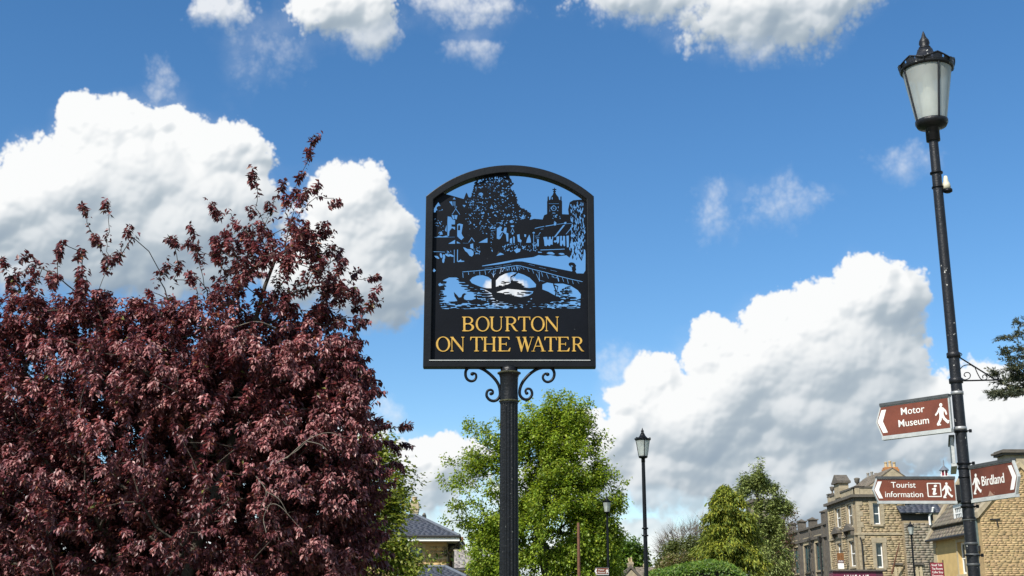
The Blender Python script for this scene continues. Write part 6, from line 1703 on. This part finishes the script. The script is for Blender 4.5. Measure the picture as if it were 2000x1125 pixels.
xk = at(1260, 1100, YK + 5.4).x; chimney(ct, (xk, YK + 5.4), .28, .3, mr - .3, at(1260, 1101, YK + 5.4).z, ASHLAR_PALE, 1, .1, POT_G)

# ---------------------------------------------------------------- slate-roofed house on the left
YM = 70.0
h0, h1 = at(700, 1080, YM).x, at(872.5, 1080, YM).x; he = at(800, 1053, YM - .9)
lh = thing('slate_roofed_house', ((h0 + h1) / 2, YM + 3, 0), 'smooth ochre house with hipped blue slate roof between plum and lime trees', 'house')
plM = frame_of((h0, YM, 0), (1, 0, 0), (0, -1, 0)); WM = h1 - h0; zM = he.z - .12
def uM(px, py): p = at(px, py, YM); return p.x - h0, p.z
w0, wt = uM(797, 1068.5); w1, wb_ = uM(824.5, 1097)
wall(lh, plM, WM, zM, [(w0, w1, wb_, wt)], .4, BLOCK, ST_GOLD, 27, stones=False)
sash(lh, plM, w0, w1, wb_, wt, frame_m=mat('grey_green_frame', (.12, .14, .13), .5), glass=pane_mat('green_tinted_glass', (.06, .09, .075)), rec=.10, bars=1, mid=False, sill=None, fw=.08)
surround(lh, plM, w0, w1, wb_, wt, ASHLAR_PALE, .16, .16, .02)
zb2 = uM(850, 1090.5)[1]
# coursed blocks of the wall, each a piece
bl = []; rb_ = np.random.default_rng(5); zz = 2.2
while zz < zM - .3:
    a = -rb_.uniform(0, .4)
    while a < WM:
        l = rb_.uniform(.38, .5); p, q = max(0, a), min(WM, a + l); a += l
        if q - p < .08 or (p < w1 + .18 and q > w0 - .18 and zz < wt + .18 and zz + .22 > wb_): continue
        bl.append(boxpts(plM, p + .006, q - .006, zz + .006, zz + .214, -.02, .008 + rb_.uniform(0, .004)))
    zz += .22
pieces('blockwork', bl, mat('ochre_block_face', (.40, .285, .14), .9, var=.18, scale=3, bump=.2, bscale=30, attr='tone'), lh, rb_, .10, hue=.03)
bar(lh, plM, 0, WM, zb2 - .06, zb2 + .06, -.02, .035, ASHLAR_PALE, 'string_course')
MB().box((h1 - .02, YM + .4, 0), (h1 - .015 + .001, YM + 6, zM)).build('side_wall', BLOCK, lh)
oh_ = .9; ex1 = h1 + oh_ - .15; ex0 = h0 - oh_; ey0 = YM - oh_; ey1 = YM + 8
MB().box((ex0, ey0 + .02, zM + .003), (ex1 - .02, ey1, zM + .10)).build('soffit', GREYPAINT, lh)
MB().box((ex0, ey0, zM + .02), (ex1, ey0 + .018, zM + .26)).build('fascia', WHITE, lh)
MB().tube([(ex0, ey0 - .06, zM + .27), (ex1 + .04, ey0 - .06, zM + .27)], .065, 8).build('gutter', DARKPAINT, lh)
MB().tube([(ex1 + .05, ey0 - .06, zM + .25), (ex1 + .03, ey0 + .1, zM + .05), (h1 + .12, YM - .05, zM - .65), (h1 + .10, YM - .10, 0)], .05, 8).build('downpipe', DARKPAINT, lh)
rz = at(813, 1007, YM + 3.3).z; rx1 = at(812, 1007, YM + 3.3).x
roof_slope(lh, (ex0, ey0, zM + .27), (ex1, ey0, zM + .27), (ex0 + 2, YM + 3.3, rz), (rx1, YM + 3.3, rz), SLATE, 28, .22, .30, jit=.05)
roof_slope(lh, (ex1, ey0, zM + .27), (ex1, ey1, zM + .27), (rx1, YM + 3.3, rz), (rx1, YM + 3.6, rz), SLATE, 29, .22, .30, jit=.05)
MB().tube([(ex1, ey0, zM + .31), (rx1, YM + 3.3, rz + .05)], .085, 6).build('hip', LEAD, lh); MB().tube([(ex0 + 2, YM + 3.3, rz + .05), (rx1, YM + 3.3, rz + .05)], .085, 6).build('ridge', LEAD, lh)
xk = at(809.5, 1000, YM + 4).x; chimney(lh, (xk, YM + 4), at(817, 1000, YM + 4).x - at(802, 1000, YM + 4).x, .6, rz - .8, at(809, 980, YM + 4).z, ASHLAR_PALE, 1, .3, POT)
xk = at(828.5, 1008, YM + 5).x; chimney(lh, (xk, YM + 5), .22, .3, rz - 1.2, at(828, 1005, YM + 5).z, ASHLAR, 1, .1, POT_G)
# small gabled canopy on its right-hand side
gx0, gx1 = at(874, 1070, YM + 1.5).x, at(898, 1070, YM + 1.5).x; gz = at(886, 1064, YM + 1.5).z; gz0 = at(886, 1072.5, YM + 1.5).z
gm = (gx0 + gx1) / 2
MB().prism([(gx0, YM + 1.5, gz0), (gm, YM + 1.5, gz - .06), (gx1, YM + 1.5, gz0), (gx1, YM + 1.5, gz0 + .12), (gm, YM + 1.5, gz + .10), (gx0, YM + 1.5, gz0 + .12)], (0, 2.4, 0)).build('canopy_roof', DARKPAINT, lh)
MB().prism([(gx0 + .08, YM + 1.53, gz0), (gx1 - .08, YM + 1.53, gz0), (gm, YM + 1.53, gz - .1)], (0, .1, 0)).build('canopy_gable', GREYPAINT, lh)
MB().box((h1 + .01, YM + 1.9, 0), (at(884, 1090, YM + 1.9).x, YM + 4, gz0 - .01)).build('porch', BLOCK, lh)
MB().box((at(880, 1090, YM + 1.9).x, YM + 1.86, 0), (at(884, 1090, YM + 1.9).x + .01, YM + 1.89, gz0 - .35)).build('door', mat('dark_red_brown_door', (.06, .022, .016), .5), lh)
# lower hipped slate roof in front
YN = 65.0
n0, n1, n2, n3 = at(760, 1125, YN).x, at(852, 1108, YN + 2).x, at(870, 1108, YN + 2).x, at(912, 1125, YN).x
nzt, nze = at(860, 1108, YN + 2).z, at(860, 1128, YN).z
po = thing('slate_roofed_annexe', ((n0 + n3) / 2, YN + 2, 0), 'low annexe whose hipped slate roof with pale lead hips fronts the ochre house', 'building')
MB().box((n0 + .5, YN + .4, 0), (n3 - .5, YN + 4.4, nze - .02)).build('wall', BLOCK, po)
roof_slope(po, (n0, YN, nze), (n3, YN, nze), (n0 + 1.6, YN + 2, nzt), (n2, YN + 2, nzt), SLATE, 30, .22, .3, jit=.05)
roof_slope(po, (n3, YN, nze), (n3, YN + 4.8, nze), (n2, YN + 2, nzt), (n2, YN + 2.6, nzt), SLATE, 31, .22, .3, jit=.05)
MB().tube([(n3, YN, nze + .04), (n2, YN + 2, nzt + .04)], .09, 6).build('hip', LEAD, po); MB().tube([(n0 + 1.6, YN + 2, nzt + .04), (n2, YN + 2, nzt + .04)], .09, 6).build('ridge', LEAD, po)
# hanging basket at the corner of the house
bk = at(869.5, 1080, YM - .35); zk0 = at(869.5, 1086.5, YM - .35).z; zk1 = at(869.5, 1080, YM - .35).z; zk2 = at(869.5, 1070, YM - .35).z
hbk = thing('hanging_basket', (bk.x, YM - .35, zk0), 'dark hanging basket of trailing plants on the corner of the ochre house', 'hanging basket')
rk = .16
MB().lathe((bk.x, YM - .35, zk0), [(0, 0), (rk * .55, .02), (rk * .9, (zk1 - zk0) * .5), (rk, zk1 - zk0)], 14).build('bowl', DARKPAINT, hbk)
MB().tube([(h1 - .05, YM - .01, zk2 + .02), (bk.x, YM - .35, zk2 + .02)], .016, 6).build('bracket', DARKPAINT, hbk)
for a in (0, 2.1, 4.2): MB().tube([(bk.x + rk * math.cos(a), YM - .35 + rk * math.sin(a), zk1), (bk.x, YM - .35, zk2)], .007, 4).build('chain', DARKPAINT, hbk)
rk_ = np.random.default_rng(3); nP = 420; Pk = np.array([bk.x, YM - .35, zk1]) + rk_.normal(size=(nP, 3)) * np.array([.11, .11, .07])
leaves('plants', Pk, rk_.normal(size=(nP, 3)), rk_.normal(size=(nP, 3)) + [0, 0, 1], rk_.uniform(.05, .09, nP), rk_.uniform(.03, .05, nP), tones(nP, [(3, (.05, .08, .02)), (1, (.15, .10, .12))], rk_), LIME, hbk)
# stone-roofed house behind, right of it
YQ = 92.0
e0, e1 = at(883, 1110, YQ).x, at(960, 1110, YQ).x; qe = at(900, 1110, YQ).z; qr = at(900, 1071, YQ + 3.4).z
qh = thing('stone_roofed_house', ((e0 + e1) / 2, YQ + 3, 0), 'house with pale stone slate roof and brick chimneys behind the lime tree', 'house')
MB().box((e0 + .2, YQ + .4, 0), (e1 - .2, YQ + 6.4, qe - .1)).build('wall', RENDER_Y, qh)
MB().tube([(e0, YQ - .05, qe - .03), (e1, YQ - .05, qe - .03)], .08, 6).build('gutter', DARKPAINT, qh)
roof_slope(qh, (e0, YQ, qe), (e1, YQ, qe), (e0, YQ + 3.4, qr), (at(906, 1071, YQ + 3.4).x, YQ + 3.4, qr), mat('pale_stone_slate', (.28, .255, .23), .9, var=.35, scale=4, bump=.5, attr='tone'), 32, .3, .5)
cz = at(895, 1058, YQ + 3.4).z; chimney(qh, (at(897, 1060, YQ + 3.4).x, YQ + 3.4), .75, .6, qr - .6, cz, ASHLAR_PALE, 2, .3, BRICK_O)
cz = at(882, 1042, YQ + 8).z; chimney(qh, (at(881, 1042, YQ + 8).x, YQ + 8), .55, .6, qr - .5, cz, ASHLAR, 2, .25, BRICK_O)

# tidy helper data
for o in bpy.data.objects:
    if '_o' in o: del o['_o']
